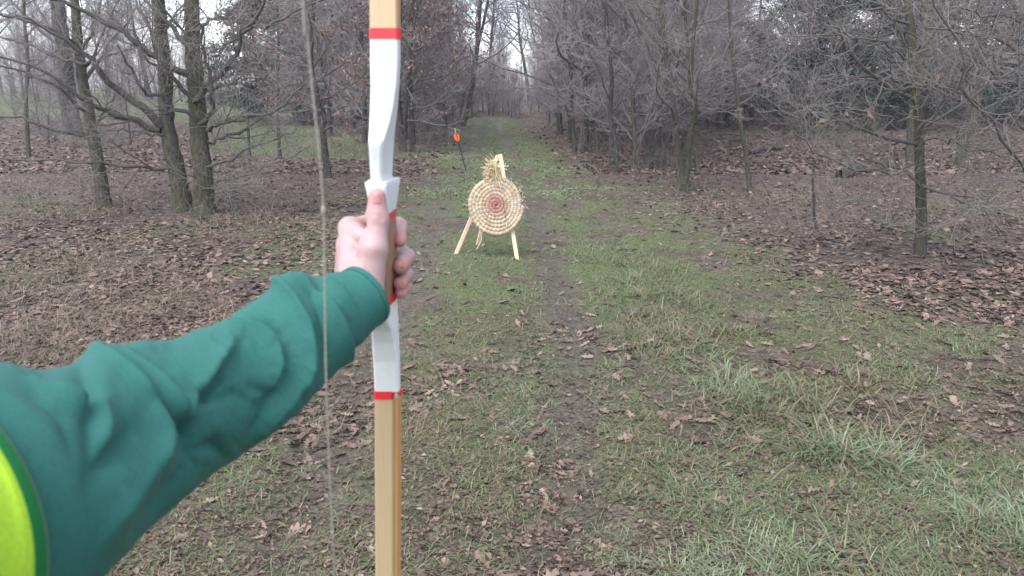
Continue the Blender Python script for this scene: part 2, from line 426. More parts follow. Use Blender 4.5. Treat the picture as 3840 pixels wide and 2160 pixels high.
hero('oak_tree', c3((1155, 1330), (1130, 1150), (1092, 950), (1057, 800), (1050, 650), (1040, 450), (1020, 200), (1000, -20)), (68, 38), [
    (c3((1020, 800), (940, 700), (800, 620), (700, 540), (610, 430), (560, 360), (430, 260), (280, 170), (100, 90)), -.6, 30, 8),
    (c3((1010, 825), (880, 770), (760, 730), (650, 690), (560, 640), (400, 520), (200, 410), (-30, 340)), -.9, 26, 6),
    (c3((1110, 1075), (980, 1070), (850, 1050), (640, 1035), (540, 1020), (220, 1020), (-30, 1000)), -.8, 14, 4),
    (c3((1165, 1165), (1300, 1140), (1420, 1140), (1600, 1100), (1800, 1010), (1960, 920)), -.6, 11, 3),
    (c3((1030, 840), (960, 850), (830, 830), (700, 830), (600, 830)), -.3, 8, 3),
    (c3((1040, 400), (980, 260), (930, 160), (860, 40), (830, -60)), .6, 16, 7)],
    'leaning oak forking low to the left, middle of the three front trunks', 12, HM, 2.5, 3, (9, 7, 3))
hero('oak_tree', c3((1290, 1350), (1282, 1100), (1258, 900), (1250, 700), (1232, 500), (1215, 250), (1210, -20)), (74, 46), [
    (c3((1190, 470), (1080, 420), (960, 340), (880, 280), (740, 190), (600, 110), (450, 40), (310, -20)), -.5, 26, 10),
    (c3((1240, 780), (1190, 710), (1080, 680), (1030, 610), (960, 600), (900, 580), (850, 480), (790, 370), (760, 280)), -.7, 17, 6),
    (c3((1235, 650), (1150, 540), (1080, 470), (1000, 430), (900, 330), (840, 180)), -.3, 18, 6),
    (c3((1240, 640), (1300, 560), (1330, 500), (1420, 420), (1500, 310), (1550, 200), (1650, 70), (1690, -20)), -.4, 26, 9),
    (c3((1250, 790), (1320, 720), (1350, 600), (1320, 480), (1290, 350), (1270, 200), (1250, 50)), -.5, 20, 7),
    (c3((1310, 820), (1340, 795), (1430, 780), (1560, 745), (1700, 720), (1800, 660), (1920, 530)), -.6, 17, 5),
    (c3((1305, 900), (1420, 870), (1600, 790), (1760, 680), (1900, 580)), .4, 15, 5),
    (c3((1300, 1055), (1350, 1045), (1480, 990), (1600, 930), (1780, 860), (1880, 810)), -.3, 13, 4),
    (c3((1290, 570), (1400, 545), (1520, 505), (1620, 490), (1720, 450)), -.7, 12, 4),
    (c3((1215, 330), (1150, 240), (1060, 130), (940, 20), (900, -40)), .4, 22, 9),
    (c3((1230, 200), (1330, 110), (1420, 80), (1560, -10)), .5, 15, 6),
    (c3((1390, 330), (1560, 200), (1700, 150), (1900, 60), (2040, 0)), -.3, 13, 5),
    (c3((1240, 1200), (1300, 1195), (1360, 1185), (1440, 1170), (1560, 1150)), -.5, 6, 2)],
    'upright oak with limbs on both sides, rightmost of the three front trunks', 13, HM, 2.5, 3, (9, 7, 3))
hero('oak_tree', c3((2080, 1125), (2052, 950), (2040, 820), (2020, 700), (1992, 550), (1965, 400), (1972, 200), (1985, 0)), (26, 13), [
    (c3((2050, 830), (2090, 790), (2160, 740), (2230, 690)), -.3, 8, 3),
    (c3((1990, 560), (2060, 470), (2160, 420), (2300, 330)), -.4, 9, 3),
    (c3((2030, 700), (1900, 660), (1780, 700), (1660, 690)), .3, 8, 3),
    (c3((1965, 400), (1860, 330), (1740, 300), (1620, 230)), -.3, 9, 3)],
    'small oak with rusty leaves, between bowstring and bow', 14, (M_BARKD, M_TWIG), 2.2, 12, (7, 5, 3), leaf=1900)
hero('oak_tree', c5((1383, 1385), (1384, 1200), (1378, 950), (1372, 750), (1360, 500), (1332, 250), (1312, 0)), (42, 24), [
    (c5((1372, 1010), (1300, 960), (1150, 920), (980, 890), (850, 850), (740, 760), (660, 650), (500, 600)), -.5, 12, 3),
    (c5((1345, 890), (1210, 905), (1100, 860), (1020, 830), (980, 750)), .2, 9, 3),
    (c5((1360, 560), (1250, 500), (1100, 400), (980, 270), (920, 150), (800, 60)), -.6, 17, 5),
    (c5((1385, 740), (1500, 760), (1600, 790), (1800, 830), (1960, 890)), -.5, 12, 4),
    (c5((1390, 1010), (1500, 1050), (1650, 1110), (1800, 1150), (1990, 1200)), -.6, 12, 5),
    (c5((1365, 640), (1200, 640), (1000, 600), (840, 580), (700, 600)), -.7, 9, 3),
    (c5((1355, 480), (1200, 440), (1000, 400), (830, 370), (690, 380)), -.4, 11, 3),
    (c5((1370, 700), (1450, 600), (1560, 480), (1640, 330), (1700, 200)), -.5, 12, 4),
    (c5((1340, 330), (1200, 250), (1030, 200), (860, 180), (680, 190)), -.6, 11, 3),
    (c5((1320, 130), (1180, 60), (1000, 40), (820, 20)), -.4, 11, 3),
    (c5((1340, 300), (1480, 220), (1620, 160), (1800, 120), (1960, 60)), -.6, 12, 4),
    (c5((1378, 1150), (1300, 1130), (1180, 1120), (1050, 1080), (940, 1010)), -.5, 6, 2)],
    'young oak with pale twigs, nearest tree on the right of the path', 15, (M_BARKG, M_TWIGP), 2.0, 8, (9, 6, 3), leaf=160)
hero('oak_tree', [(4060, 1010), (4040, 800), (3990, 500), (3960, 250), (3930, 0)], (50, 30), [
    (c5((2050, 1000), (1942, 920), (1880, 850), (1800, 700), (1650, 520), (1600, 350), (1500, 80), (1460, -20)), -.7, 15, 5),
    (c5((2060, 760), (1900, 680), (1750, 620), (1600, 500), (1480, 460)), -.6, 13, 3),
    (c5((2090, 560), (1900, 480), (1760, 380), (1660, 300), (1560, 280)), -.3, 12, 4),
    (c5((2060, 350), (1900, 260), (1720, 200), (1560, 160), (1420, 150)), -.6, 13, 4),
    (c5((2060, 220), (1900, 120), (1700, 60), (1540, 30)), -.3, 13, 4),
    (c5((2080, 900), (1900, 1000), (1750, 1090), (1620, 1180)), -.4, 9, 3)],
    'bare tree reaching in from the right edge of the picture', 16, (M_BARKG, M_TWIGP), 1.5, 5, (9, 6, 3))
hero('mossy_tree', c5((1590, 905), (1610, 800), (1650, 680), (1680, 580), (1710, 440), (1720, 250), (1730, 0)), (34, 22), [],
     'leaning green mossy trunk on leaf litter at far right', 17, (M_BARKG, M_TWIG), 2.5, 12, (6, 5, 3))
hero('mossy_tree', c5((1330, 880), (1322, 780), (1330, 680), (1350, 500), (1390, 300), (1395, 100), (1400, 0)), (30, 20), [],
     'mossy trunk right behind the nearest young oak', 18, (M_BARKG, M_TWIG), 2.5, 12, (6, 5, 3))
hero('multi_stem_tree', c5((95, 1040), (88, 960), (62, 800), (42, 600), (10, 430), (-10, 250), (-30, 60)), (26, 12), [],
     'mossy tree dividing into three stems at the right of the path', 19, (M_BARKG, M_TWIGP), 2.0, 12, (6, 5, 3), leaf=150,
     more_trunks=[(c5((98, 1000), (120, 880), (122, 760), (150, 640), (162, 570), (130, 450), (140, 250), (160, 60)), (22, 10), -.3),
                  (c5((170, 945), (158, 850), (150, 750), (130, 600), (120, 400), (110, 200)), (18, 9), .5)])
hero('slender_tree', c5((462, 1045), (432, 850), (402, 680), (390, 570), (372, 400), (350, 200), (340, 0)), (18, 9), [],
     'slender young tree just right of the three-stemmed one', 20, (M_BARKG, M_TWIGP), 1.8, 14, (6, 5, 3))
hero('oak_tree', c4((225, 1172), (215, 1000), (200, 850), (190, 600), (200, 300), (210, 0)), (24, 13), [],
     'thin dark trunk half hidden by the bow, left of its twin', 21, (M_BARKD, M_TWIG), 2.5, 12, (6, 5, 3), leaf=900)
hero('oak_tree', c4((300, 1182), (297, 1000), (294, 800), (290, 650), (285, 400), (300, 150), (310, 0)), (17, 9), [
    (c4((290, 650), (270, 570), (230, 520), (180, 480)), -.3, 7, 3), (c4((292, 650), (340, 620), (450, 600), (540, 570)), -.3, 7, 3)],
     'thin straight trunk with rusty leaves just right of the bow', 22, (M_BARKD, M_TWIG), 2.2, 12, (6, 5, 3), leaf=1500)
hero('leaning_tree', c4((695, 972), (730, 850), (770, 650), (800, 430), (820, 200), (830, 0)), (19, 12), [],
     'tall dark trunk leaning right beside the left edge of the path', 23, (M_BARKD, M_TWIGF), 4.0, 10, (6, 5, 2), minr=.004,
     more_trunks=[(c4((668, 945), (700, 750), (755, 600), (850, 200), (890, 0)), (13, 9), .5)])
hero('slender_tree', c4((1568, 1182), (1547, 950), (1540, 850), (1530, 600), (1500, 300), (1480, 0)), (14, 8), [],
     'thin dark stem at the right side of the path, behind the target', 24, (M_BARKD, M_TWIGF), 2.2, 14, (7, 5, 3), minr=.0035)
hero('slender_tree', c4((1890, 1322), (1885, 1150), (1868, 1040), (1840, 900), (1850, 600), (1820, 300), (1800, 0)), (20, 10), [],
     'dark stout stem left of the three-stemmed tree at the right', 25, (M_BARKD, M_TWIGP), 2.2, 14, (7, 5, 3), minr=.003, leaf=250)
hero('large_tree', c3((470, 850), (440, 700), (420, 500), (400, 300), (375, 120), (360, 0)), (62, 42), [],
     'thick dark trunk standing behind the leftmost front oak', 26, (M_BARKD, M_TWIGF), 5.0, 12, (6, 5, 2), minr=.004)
hero('pale_tree', c3((180, 1000), (170, 800), (165, 600), (175, 400), (160, 200), (150, 0)), (16, 9), [],
     'pale slim trunk near the left edge of the picture', 27, (M_BARK, M_TWIGP), 2.0, 10, (6, 5, 3))
hero('slender_tree', c3((1575, 990), (1570, 850), (1560, 600), (1540, 300), (1530, 0)), (11, 6), [],
     'thin sapling right behind the upright front oak', 28, (M_BARKD, M_TWIG), 2.0, 10, (6, 5, 3), leaf=500)
hero('slender_tree', c3((1770, 1000), (1760, 850), (1750, 600), (1760, 300), (1750, 0)), (14, 7), [],
     'thin sapling with rusty leaves just left of the bowstring', 29, (M_BARKD, M_TWIG), 2.0, 10, (6, 5, 3), leaf=900)

# background trees: a handful of grown shapes, each used for many individuals
def generic(seed, H, r0, nl, m, minr, mats, lean=.05, low=.12, leaf=0, spread=1.0, name='bare_tree'):
    rng = np.random.RandomState(seed)
    P = [np.array([0, 0, -.15])]
    d = np.array([rng.uniform(-lean, lean), rng.uniform(-lean, lean), 1.0])
    for i in range(7):
        d = d + rng.randn(3) * .05; d[2] = 1; P.append(P[-1] + d * H / 7)
    q = resample(P, 26); rd = flare(r0 * (1 - .85 * np.linspace(0, 1, 26)), amt=.4)
    p, r = spawn(rng, q[None], rd[None], nl, low, .98, (35, 80), (.26 * H * spread, .42 * H * spread), 10, .12, .07, .5, .5, .012, .45)
    cb = twigs(rng, [(p, r)], *m, minr=minr)
    lv = None
    if leaf:
        tips = np.concatenate([a[:, -1] for a, _, k in cb if k == 3])
        C = tips[rng.choice(len(tips), leaf)]
        C = C[fnoise(C[:, 0] * 2, C[:, 2] * 2, 1.6, 3) > .42]
        lv = leaf_quads(rng, C + rng.randn(len(C), 3) * .05, .06)
    return tree_obj(name, (0, 0, 0), [(q[None], rd[None], 9)], cb, mats, 'x', 'tree', None, lv)
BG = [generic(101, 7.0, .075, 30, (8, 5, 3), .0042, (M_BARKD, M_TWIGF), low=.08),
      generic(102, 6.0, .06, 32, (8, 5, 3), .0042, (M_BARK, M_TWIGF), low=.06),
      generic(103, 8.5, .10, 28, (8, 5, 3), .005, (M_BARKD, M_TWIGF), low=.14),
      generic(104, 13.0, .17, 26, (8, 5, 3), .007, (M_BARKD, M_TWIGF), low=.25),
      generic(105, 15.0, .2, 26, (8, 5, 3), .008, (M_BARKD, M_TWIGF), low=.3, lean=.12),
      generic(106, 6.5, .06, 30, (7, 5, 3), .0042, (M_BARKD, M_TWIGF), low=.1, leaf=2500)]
used = [False] * len(BG)
brng = random.Random(5)
def put(k, x, y, label, group, sc=None):
    z = float(height(x, y)); sc = sc or brng.uniform(.85, 1.2)
    if y > 29 and abs(x + .6) < 4.5 and sc > .5: sc *= .68
    if not used[k]:
        o = BG[k]; used[k] = True; o.location = (x, y, z); o.rotation_euler = (0, 0, brng.uniform(0, 6.28)); o.scale = (sc,) * 3
        o['label'] = label; o['group'] = group
    else:
        copy_tree(BG[k], (x, y, z), brng.uniform(0, 6.28), sc, label, group)
def inview(x, y, pad=250):
    p = proj([x, y, 1.5]); return -pad < p[0] < 3840 + pad
LOOK = {0: 'slim grey', 1: 'low spreading', 2: 'medium-sized dark', 3: 'tall thick', 4: 'tall crooked', 5: 'rusty-leaved'}
def scatter(n, xr, yr, kinds, label, group, mind, edge=None, seed=1, scl=None):
    rg = random.Random(seed); got = []; tries = 0
    while len(got) < n and tries < 6000:
        tries += 1
        x = rg.uniform(*xr); y = rg.uniform(*yr)
        if edge and not edge(x, y): continue
        if not inview(x, y): continue
        if any((x - a) ** 2 + (y - b) ** 2 < mind * mind for a, b in got): continue
        got.append((x, y)); k_ = rg.choice(kinds); near_ = y < yr[0] + (yr[1] - yr[0]) * .4
        where = label.replace('DEPTH', 'near the front of' if near_ else 'deep inside')
        put(k_, x, y, LOOK[k_] + ' ' + where, group, rg.uniform(*scl) if scl else None)
# dense young trees along the right of the path
scatter(46, (1.3, 11), (14.5, 40), [0, 0, 1, 1, 2], 'young bare tree DEPTH the thicket right of the path', 'young trees right of the path', 1.25,
        lambda x, y: x > 1.5 + max(0, (20 - y)) * .14 and not (x > 4.5 and y < 24) and x < 1.2 + (y - 9) * .33, 31)
scatter(14, (1.2, 5.5), (14.5, 26), [1, 1, 0], 'arching tree DEPTH the row beside the right rut', 'trees edging the right of the path', .9,
        lambda x, y: .075 < x / y < .25 and x > 1.6 + max(0, 20 - y) * .1, 39, (.7, .95))
scatter(12, (5, 26), (22, 46), [0, 2, 2, 4, 4], 'bare tree DEPTH the shady wood at the far right', 'trees of the far right wood', 2.0,
        lambda x, y: x > 1.2 + (y - 9) * .33, 32)
scatter(38, (-13, -2.3), (19, 44), [0, 1, 2, 5, 5], 'tree DEPTH the wood left of the path', 'trees left of the path', 1.5,
        lambda x, y: x > -4 - (y - 19) * .32 + 0.0 and x < -2.35, 33)
scatter(20, (-42, -10), (46, 66), [0, 2, 0, 4, 1], 'bare tree DEPTH the wood beyond the left clearing', 'trees beyond the left clearing', 2.4,
        lambda x, y: x < -6 - (y - 18) * .52, 34, (.6, 1.0))
scatter(30, (-8, 6), (40, 56), [0, 1, 2, 5, 1], 'tree DEPTH the wood closing the path end', 'trees at the end of the path', 1.35, None, 35, (.5, .8))
scatter(12, (-22, -5), (20, 31), [0, 1, 1, 5], 'bare shrub DEPTH the scrub beyond the left clearing', 'shrubs beyond the left clearing', 1.3,
        lambda x, y: x < -5.5 - (y - 18) * .5, 37, (.22, .4))
scatter(26, (-5, 3.5), (38.5, 46), [0, 1, 1, 5], 'low shrub DEPTH the thicket where the path ends', 'shrubs where the path ends', .75, None, 38, (.3, .48))
scatter(24, (-30, 34), (56, 90), [3, 4, 2, 0], 'bare tree DEPTH the hazy wood far behind', 'tall trees far behind', 3.0, lambda x, y: not -.075 < x / y < .055, 36)

scatter(7, (-6, 5), (50, 78), [3, 4, 4], 'bare tree DEPTH the wood seen over the path end', 'tall trees over the path end', 2.5, lambda x, y: -.09 < x / y < .06, 44)

# far wood that reads as one mass
rng = np.random.RandomState(77)
n = 500
an_ = np.concatenate([rng.uniform(-.72, .72, 330), rng.uniform(.72, 1.35, 85), -rng.uniform(.72, 1.35, 85)])
rr_ = np.concatenate([rng.uniform(76, 106, 330), rng.uniform(36, 80, 170)])
X = rr_ * np.sin(an_); Y = rr_ * np.cos(an_)
P0 = np.stack([X, Y, height(X, Y) - .2], 1); D0 = np.stack([rng.randn(n) * .06, rng.randn(n) * .06, np.ones(n)], 1)
tp = walk(rng, P0, D0 / np.linalg.norm(D0, axis=1, keepdims=True), rng.uniform(3.5, 7.5, n), 7, .03, .05)
tr_ = rng.uniform(.04, .14, n)[:, None] * np.linspace(1, .2, 7)[None]
b2, r2 = spawn(rng, tp, tr_, 10, .1, 1, (30, 80), (1.5, 3.5), 4, .15, .06, .4, .6, .015)
b3, r3 = spawn(rng, b2[::1], r2[::1], 2, .2, 1, (30, 70), (.8, 1.8), 3, .2, .06, .6, .8, .009)
V, F, rr = tubes([(tp, tr_, 5), (b2, r2, 3), (b3, r3, 3)])
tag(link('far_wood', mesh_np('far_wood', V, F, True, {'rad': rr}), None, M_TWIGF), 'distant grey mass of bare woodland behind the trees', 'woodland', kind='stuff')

# dark evergreens
def evergreen(seed, H, W, n):
    rng = np.random.RandomState(seed)
    e = empty('evergreen_tree'); q = np.array([[0, 0, -.1], [.03, 0, H * .4], [0, .04, H * .9]])
    V, F, r = tubes([(resample(q, 8)[None], np.linspace(.08, .02, 8)[None], 7)])
    link('trunk', mesh_np('trunk', V, F), e, M_BARKD)
    nb = 70
    hz = rng.uniform(.03, .97, nb); a = rng.uniform(0, 6.28, nb)
    L = W * (1.05 - hz) ** .7 * rng.uniform(.6, 1.15, nb)
    B = np.stack([np.zeros(nb), np.zeros(nb), hz * H], 1); T = np.stack([np.cos(a), np.sin(a), rng.uniform(-.25, .2, nb)], 1)
    i = rng.randint(0, nb, n); t = rng.rand(n) ** .6
    C = B[i] + T[i] * (L[i] * t)[:, None] + rng.randn(n, 3) * np.array([.13, .13, .07])
    V, F, tn = leaf_quads(rng, C, .07)
    link('crown', mesh_np('crown', V, F, False, {'tone': tn}), e, M_EVER)
    return e
ev = [evergreen(201, 6.5, 2.4, 11000), evergreen(202, 4.0, 2.2, 9000)]
spots = [(13.5, 30, 0), (17, 33, 0), (21, 34, 0), (10.5, 34, 1), (24.5, 35, 0), (15, 37, 0), (19.5, 38.5, 0), (12, 39, 0), (22, 27.5, 1), (27, 39, 0), (9, 41, 0), (7.2, 39, 1), (11, 28.5, 1), (14, 26.5, 1), (17.5, 28, 1), (8.2, 33, 1), (20, 30, 0), (25, 31, 0), (29, 35, 0), (16, 43, 0), (23, 43, 0), (-9.3, 33.5, 1), (-11.5, 35.5, 1)]
eu = [0, 0]
for x, y, k in spots:
    z = float(height(x, y)); lb = (('tall' if k == 0 else 'low bushy') + ' dark evergreen in the ' + ('front' if y < 32 else 'back') + ' of the right wood, ' + ('towards the path' if x / y < .36 else 'mid-way along' if x / y < .56 else 'towards the picture edge')) if x > 0 else 'low dark evergreen beyond the clearing, behind the front oaks'
    gp = 'evergreens in the right wood' if x > 0 else 'evergreens beyond the clearing'
    if not eu[k]: o = ev[k]; o.location = (x, y, z); eu[k] = 1
    else: o = copy_tree(ev[k], (x, y, z), x * 3.1, 1.0 + .45 * abs(math.sin(x * 7)))
    tag(o, lb, 'tree', gp)

# sapling, logs, sticks ------------------------------------------------------
def stick(name, P, r0, r1, label, cat, mat=M_BARKD, n=14, seed=0, k=8, twig=0, parent=None):
    rng = np.random.RandomState(seed); q = resample(P, n); q[1:-1] += rng.randn(n - 2, 3) * r0 * .25
    b = [(q[None], np.linspace(r0, r1, n)[None] * (1 + rng.uniform(-.08, .08, (1, n))), k)]
    if twig:
        p, r = spawn(rng, q[None], b[0][1], twig, .3, 1, (30, 70), (.15, .4), 5, .15, .04, .5, .8, .0025); b.append((p, r, 3))
    V, F, r = tubes(b)
    o0 = np.asarray(P[0], float); o = link(name, mesh_np(name, V - o0, F, True, {'rad': r}), parent, mat); o.location = o0
    return tag(o, label, cat)
b = gpt(3059, 858); Yb = b[1]
stick('sapling', [b - [0, 0, .05]] + [at(*p, Yb) for p in c5((800, 1100), (795, 1000), (802, 880), (830, 868), (850, 872))], .016, .008, 'thin bare sapling broken over at the top, on the right', 'sapling', seed=1, twig=3)
b = gpt(3146, 668); e_ = gpt(3330, 640)
stick('log', [b + [0, 0, .07], b * .7 + e_ * .3 + [0, 0, .12], b * .4 + e_ * .6 + [0, 0, .09], e_ + [0, 0, .1]], .085, .05, 'fallen dark log on the leaf litter at the right', 'log', M_BARKD, seed=2)
b = gpt(2810, 580); e_ = gpt(2935, 565)
stick('log', [b + [0, 0, .05], (b + e_) / 2 + [0, 0, .1], e_ + [0, 0, .08]], .06, .04, 'smaller fallen branch farther back on the right leaf litter', 'log', M_BARKD, seed=3)
for i, (p, q_, r, lb) in enumerate([((2040, 912), (2110, 922), .008, 'thin twig lying across the right rut beside the target'),
                                  ((2290, 1385), (2420, 1370), .006, 'thin twig lying on the path in front of the target'),
                                  ((1780, 432), (1806, 424), .03, 'dark stick lying in the grass where the path ends'),
                                  ((1190, 1690), (1290, 1655), .005, 'thin twig on the ground below the green sleeve')]):
    a_ = gpt(*p); c_ = gpt(*q_)
    stick('twig', [a_ + [0, 0, r], (a_ + c_) / 2 + [0, 0, r * 2], c_ + [0, 0, r]], r, r * .6, lb, 'twig', M_BARK, seed=10 + i, twig=2)

# ------------------------------------------------------------------ straw target on its wooden easel
def m_plain(name, c, rough=.6, spec=.3, nscale=30, amt=.25, dark=None, bmp=0, stretch=(1, 1, 1)):
    m, t, b = new_mat(name, rough, spec)
    n = noise(t, coords(t, 'Object', stretch), nscale, 4)
    t.links.new(mixc(t, math_(t, 'MULTIPLY', n, amt * 2, True), c, dark or tuple(x * .55 for x in c)), b.inputs['Base Color'])
    if bmp: bump(t, b, n, bmp, .004)
    return m
M_LATH = m_plain('pale_lath', (.62, .48, .34), .7, .2, 20, .35, (.42, .30, .19), .3, (6, 6, .6))
APEX = np.array([-.125, 7.52, 0.93])
feet = [gpt(1703, 952), gpt(1942, 975), gpt(1788, 917)]
eas = empty('easel', np.mean(feet, 0)); eo = np.array(eas.location)
tag(eas, 'three-legged easel of pale wooden laths holding up the straw target', 'easel')
def beam(A, B, w_, d_, side):
    A = np.asarray(A, float); B = np.asarray(B, float)
    a = (B - A) / np.linalg.norm(B - A); s = np.asarray(side, float); s -= (s @ a) * a; s /= np.linalg.norm(s); u = np.cross(a, s)
    V = []
    for P in (A, B):
        for x, y in ((-1, -.8), (-.8, -1), (.8, -1), (1, -.8), (1, .8), (.8, 1), (-.8, 1), (-1, .8)):
            V.append(P + s * x * w_ / 2 + u * y * d_ / 2)
    F4 = [[i, (i + 1) % 8, 8 + (i + 1) % 8, 8 + i] for i in range(8)]
    return np.array(V), [np.array(F4), np.array([list(range(7, -1, -1)), list(range(8, 16))])]
for f, off in zip(feet, ((-.012, -.02, 0), (.010, -.045, .012), (0, .03, -.02))):
    top = APEX + np.array(off); foot = f - np.array([0, 0, .04])
    V, F = beam(foot, top, .036, .022, (1, .25, 0))
    link('leg', mesh_np('leg', V - eo, F, False), eas, M_LATH)
V, F, r = tubes([(resample([APEX + [-.07, -.06, -.06], APEX + [.0, -.085, -.055], APEX + [.05, -.06, -.10], APEX + [.045, -.03, -.2]], 12)[None], np.full((1, 12), .0045), 6)])
link('tie_cord', mesh_np('tie_cord', V - eo, F), eas, m_plain('black_cord', (.02, .02, .02)))

tc = np.array([-.153, 7.15, .497]); TR = .266; tilt = R(13)
ux = np.array([1, 0, 0]); uy = np.array([0, math.sin(tilt), math.cos(tilt)]); un = np.cross(ux, uy)  # un points to the camera
un = un if un[1] < 0 else -un
targ = empty('straw_target', tc); tag(targ, 'round coiled straw archery target with a red centre', 'archery target')
rng = np.random.RandomState(3)
turns = 8.0; ns = 2600; th = np.linspace(.3, turns * 2 * math.pi, ns); pr = TR / (turns + .35)
rr0 = pr * th / (2 * math.pi)
# stitches at even arc length
arc = np.concatenate([[0], np.cumsum(np.hypot(np.diff(rr0 * np.cos(th)), np.diff(rr0 * np.sin(th))))])
step = .030 + .010 * (rr0 / TR); ph = np.cumsum(np.gradient(arc) / step)
pinch = np.exp(-(((ph + .5) % 1 - .5) / .12) ** 2)
rr0 = rr0 * (1 + .015 * np.sin(th * 3.1 + 1) ) + rng.randn(ns) * .0006
cx = rr0 * np.cos(th); cy = rr0 * np.sin(th) * 1.07
k = 10; a = np.arange(k) * 2 * np.pi / k
rope_r = pr * .74 * (1 - .11 * pinch) * (1 + .04 * np.sin(ph * 2.3)); dep_r = .024 * (1 - .10 * pinch)
rad_dir = np.stack([np.cos(th), np.sin(th)], 1)
bulge = .012 * np.cos(np.clip(rr0 / TR, 0, 1) * math.pi * .5) + rng.randn(ns) * .0006
V = []
for j in range(k):
    rr_ = rope_r * np.cos(a[j]); zz = dep_r * np.sin(a[j]) * (1 - .12 * pinch) + bulge
    px = cx + rad_dir[:, 0] * rr_; py = cy + rad_dir[:, 1] * rr_
    V.append(px[:, None] * ux + py[:, None] * uy + zz[:, None] * un)
V = np.stack(V, 1).reshape(-1, 3); b0 = (np.arange(ns - 1) * k)[:, None]; i0 = np.arange(k)[None]; j0 = ((np.arange(k) + 1) % k)[None]
F = np.stack([b0 + i0, b0 + j0, b0 + j0 + k, b0 + i0 + k], -1).reshape(-1, 4)
prad = np.repeat(rr0, k) / TR
tone = np.repeat(np.interp(ph, np.arange(0, int(ph.max()) + 2), rng.rand(int(ph.max()) + 2)), k)
def m_straw():
    m, t, b = new_mat('straw', .75, .25)
    f = attr(t, 'tone'); n = noise(t, coords(t), 130, 4, .7); n2 = noise(t, coords(t), 7, 3)
    c = ramp(t, math_(t, 'ADD', math_(t, 'MULTIPLY', f, .45), math_(t, 'MULTIPLY', n, .6)), [(.2, (.24, .185, .125)), (.5, (.38, .305, .21)), (.85, (.50, .415, .30))])
    c = mixc(t, ramp(t, n2, [(.52, (0, 0, 0)), (.66, (.55, .55, .55))]), c, (.36, .33, .29))
    rp = ramp(t, attr(t, 'prad'), [(0, (.85, .85, .85)), (.24, (.72, .72, .72)), (.36, (.3, .3, .3)), (.5, (0, 0, 0))])
    c = mixc(t, mixc(t, ramp(t, n2, [(.35, (1, 1, 1)), (.6, (.8, .8, .8))]), (0, 0, 0), rp), c, (.26, .062, .055))
    t.links.new(c, b.inputs['Base Color']); bump(t, b, n, .6, .004); return m
M_STRAW = m_straw()
link('straw_coil', mesh_np('straw_coil', V, F, True, {'prad': prad, 'tone': tone}), targ, M_STRAW)
# twine stitches
cr = [i for i in range(1, ns) if int(ph[i] + .5) != int(ph[i - 1] + .5)]
pts = []
for i in cr:
    if rr0[i] < .03: continue
    sl = rng.uniform(-.25, .25)
    row = []
    for q in np.linspace(-1.15, 1.15, 7):
        rr_ = rope_r[i] * q; zz = dep_r[i] * math.sqrt(max(.02, 1 - (q * .86) ** 2)) * .9 + bulge[i] + .0012
        tt = th[i] + sl * q * rope_r[i] / max(rr0[i], .04)
        row.append(((rr0[i] + rr_) * math.cos(tt)) * ux + ((rr0[i] + rr_) * math.sin(tt) * 1.07) * uy + zz * un)
    pts.append(row)
pts = np.array(pts); V, F, r = tubes([(pts, np.full(pts.shape[:2], .0019), 4)])
link('stitching', mesh_np('stitching', V, F), targ, m_plain('twine', (.17, .14, .115)))['kind'] = 'stuff'
# straws poking out of the rim and the knot on top
n = 110; aa = rng.uniform(0, 2 * math.pi, n); ra = TR * rng.uniform(.93, 1.02, n)
P0 = (ra * np.cos(aa))[:, None] * ux + (ra * np.sin(aa))[:, None] * uy + rng.uniform(-.03, .03, n)[:, None] * un
D0 = np.cos(aa)[:, None] * ux * .5 + np.sin(aa)[:, None] * uy * .5 + rng.randn(n, 3) * .7; D0 /= np.linalg.norm(D0, axis=1, keepdims=True)
q1 = walk(rng, P0, D0, rng.uniform(.02, .07, n), 4, .15, 0)
n2 = 190; K = -.012 * ux + (TR * 1.0) * uy + .02 * un
P0 = K + np.stack([rng.randn(n2) * .022, rng.randn(n2) * .014, rng.uniform(-.03, .12, n2)], 1)
D0 = np.array([-.4, -.15, .35]) + rng.randn(n2, 3) * np.array([.55, .4, .75]); D0 /= np.linalg.norm(D0, axis=1, keepdims=True)
q2 = walk(rng, P0, D0, rng.uniform(.04, .13, n2), 4, .25, -.08)
V, F, r = tubes([(q1, np.full((n, 4), .0013), 3), (q2, np.full((n2, 4), .003), 3)])
M_STRAW2 = m_plain('loose_straw', (.74, .60, .39), .6, .3, 40, .3, (.52, .40, .25))
link('loose_straw', mesh_np('loose_straw', V, F), targ, M_STRAW2)['kind'] = 'stuff'
Q = resample([K + [.01, .06, -.06], K + [.0, .05, 0], K + [-.005, .03, .055], K + [-.012, .02, .10]], 14)
V, F, r = tubes([(Q[None], np.interp(np.arange(14), [0, 5, 9, 13], [.085, .055, .034, .016])[None], 10)])
link('straw_end', mesh_np('straw_end', V, F, True, {'prad': np.ones(len(V)), 'tone': np.random.RandomState(1).rand(len(V))}), targ, M_STRAW)
Q = [.062 * ux + .07 * uy + .05 * un, .075 * ux + .0 * uy + .052 * un, .088 * ux - .09 * uy + .048 * un, .098 * ux - .165 * uy + .042 * un]
V, F, r = tubes([(resample(Q, 10)[None], np.full((1, 10), .0026), 5)])
lc = link('loose_cord', mesh_np('loose_cord', V, F), targ, m_plain('grey_cord', (.12, .09, .07)))
V, F, r = tubes([(np.array([[Q[-1], Q[-1] + .006 * ux - .03 * uy]]), np.array([[.0055, .004]]), 6)])
link('cord_end', mesh_np('cord_end', V, F), lc, m_plain('cord_end', (.75, .68, .5)))
Q = [-.15 * ux - .25 * uy, -.135 * ux - .31 * uy - .01 * un, -.155 * ux - .37 * uy, -.185 * ux - .42 * uy + .01 * un]
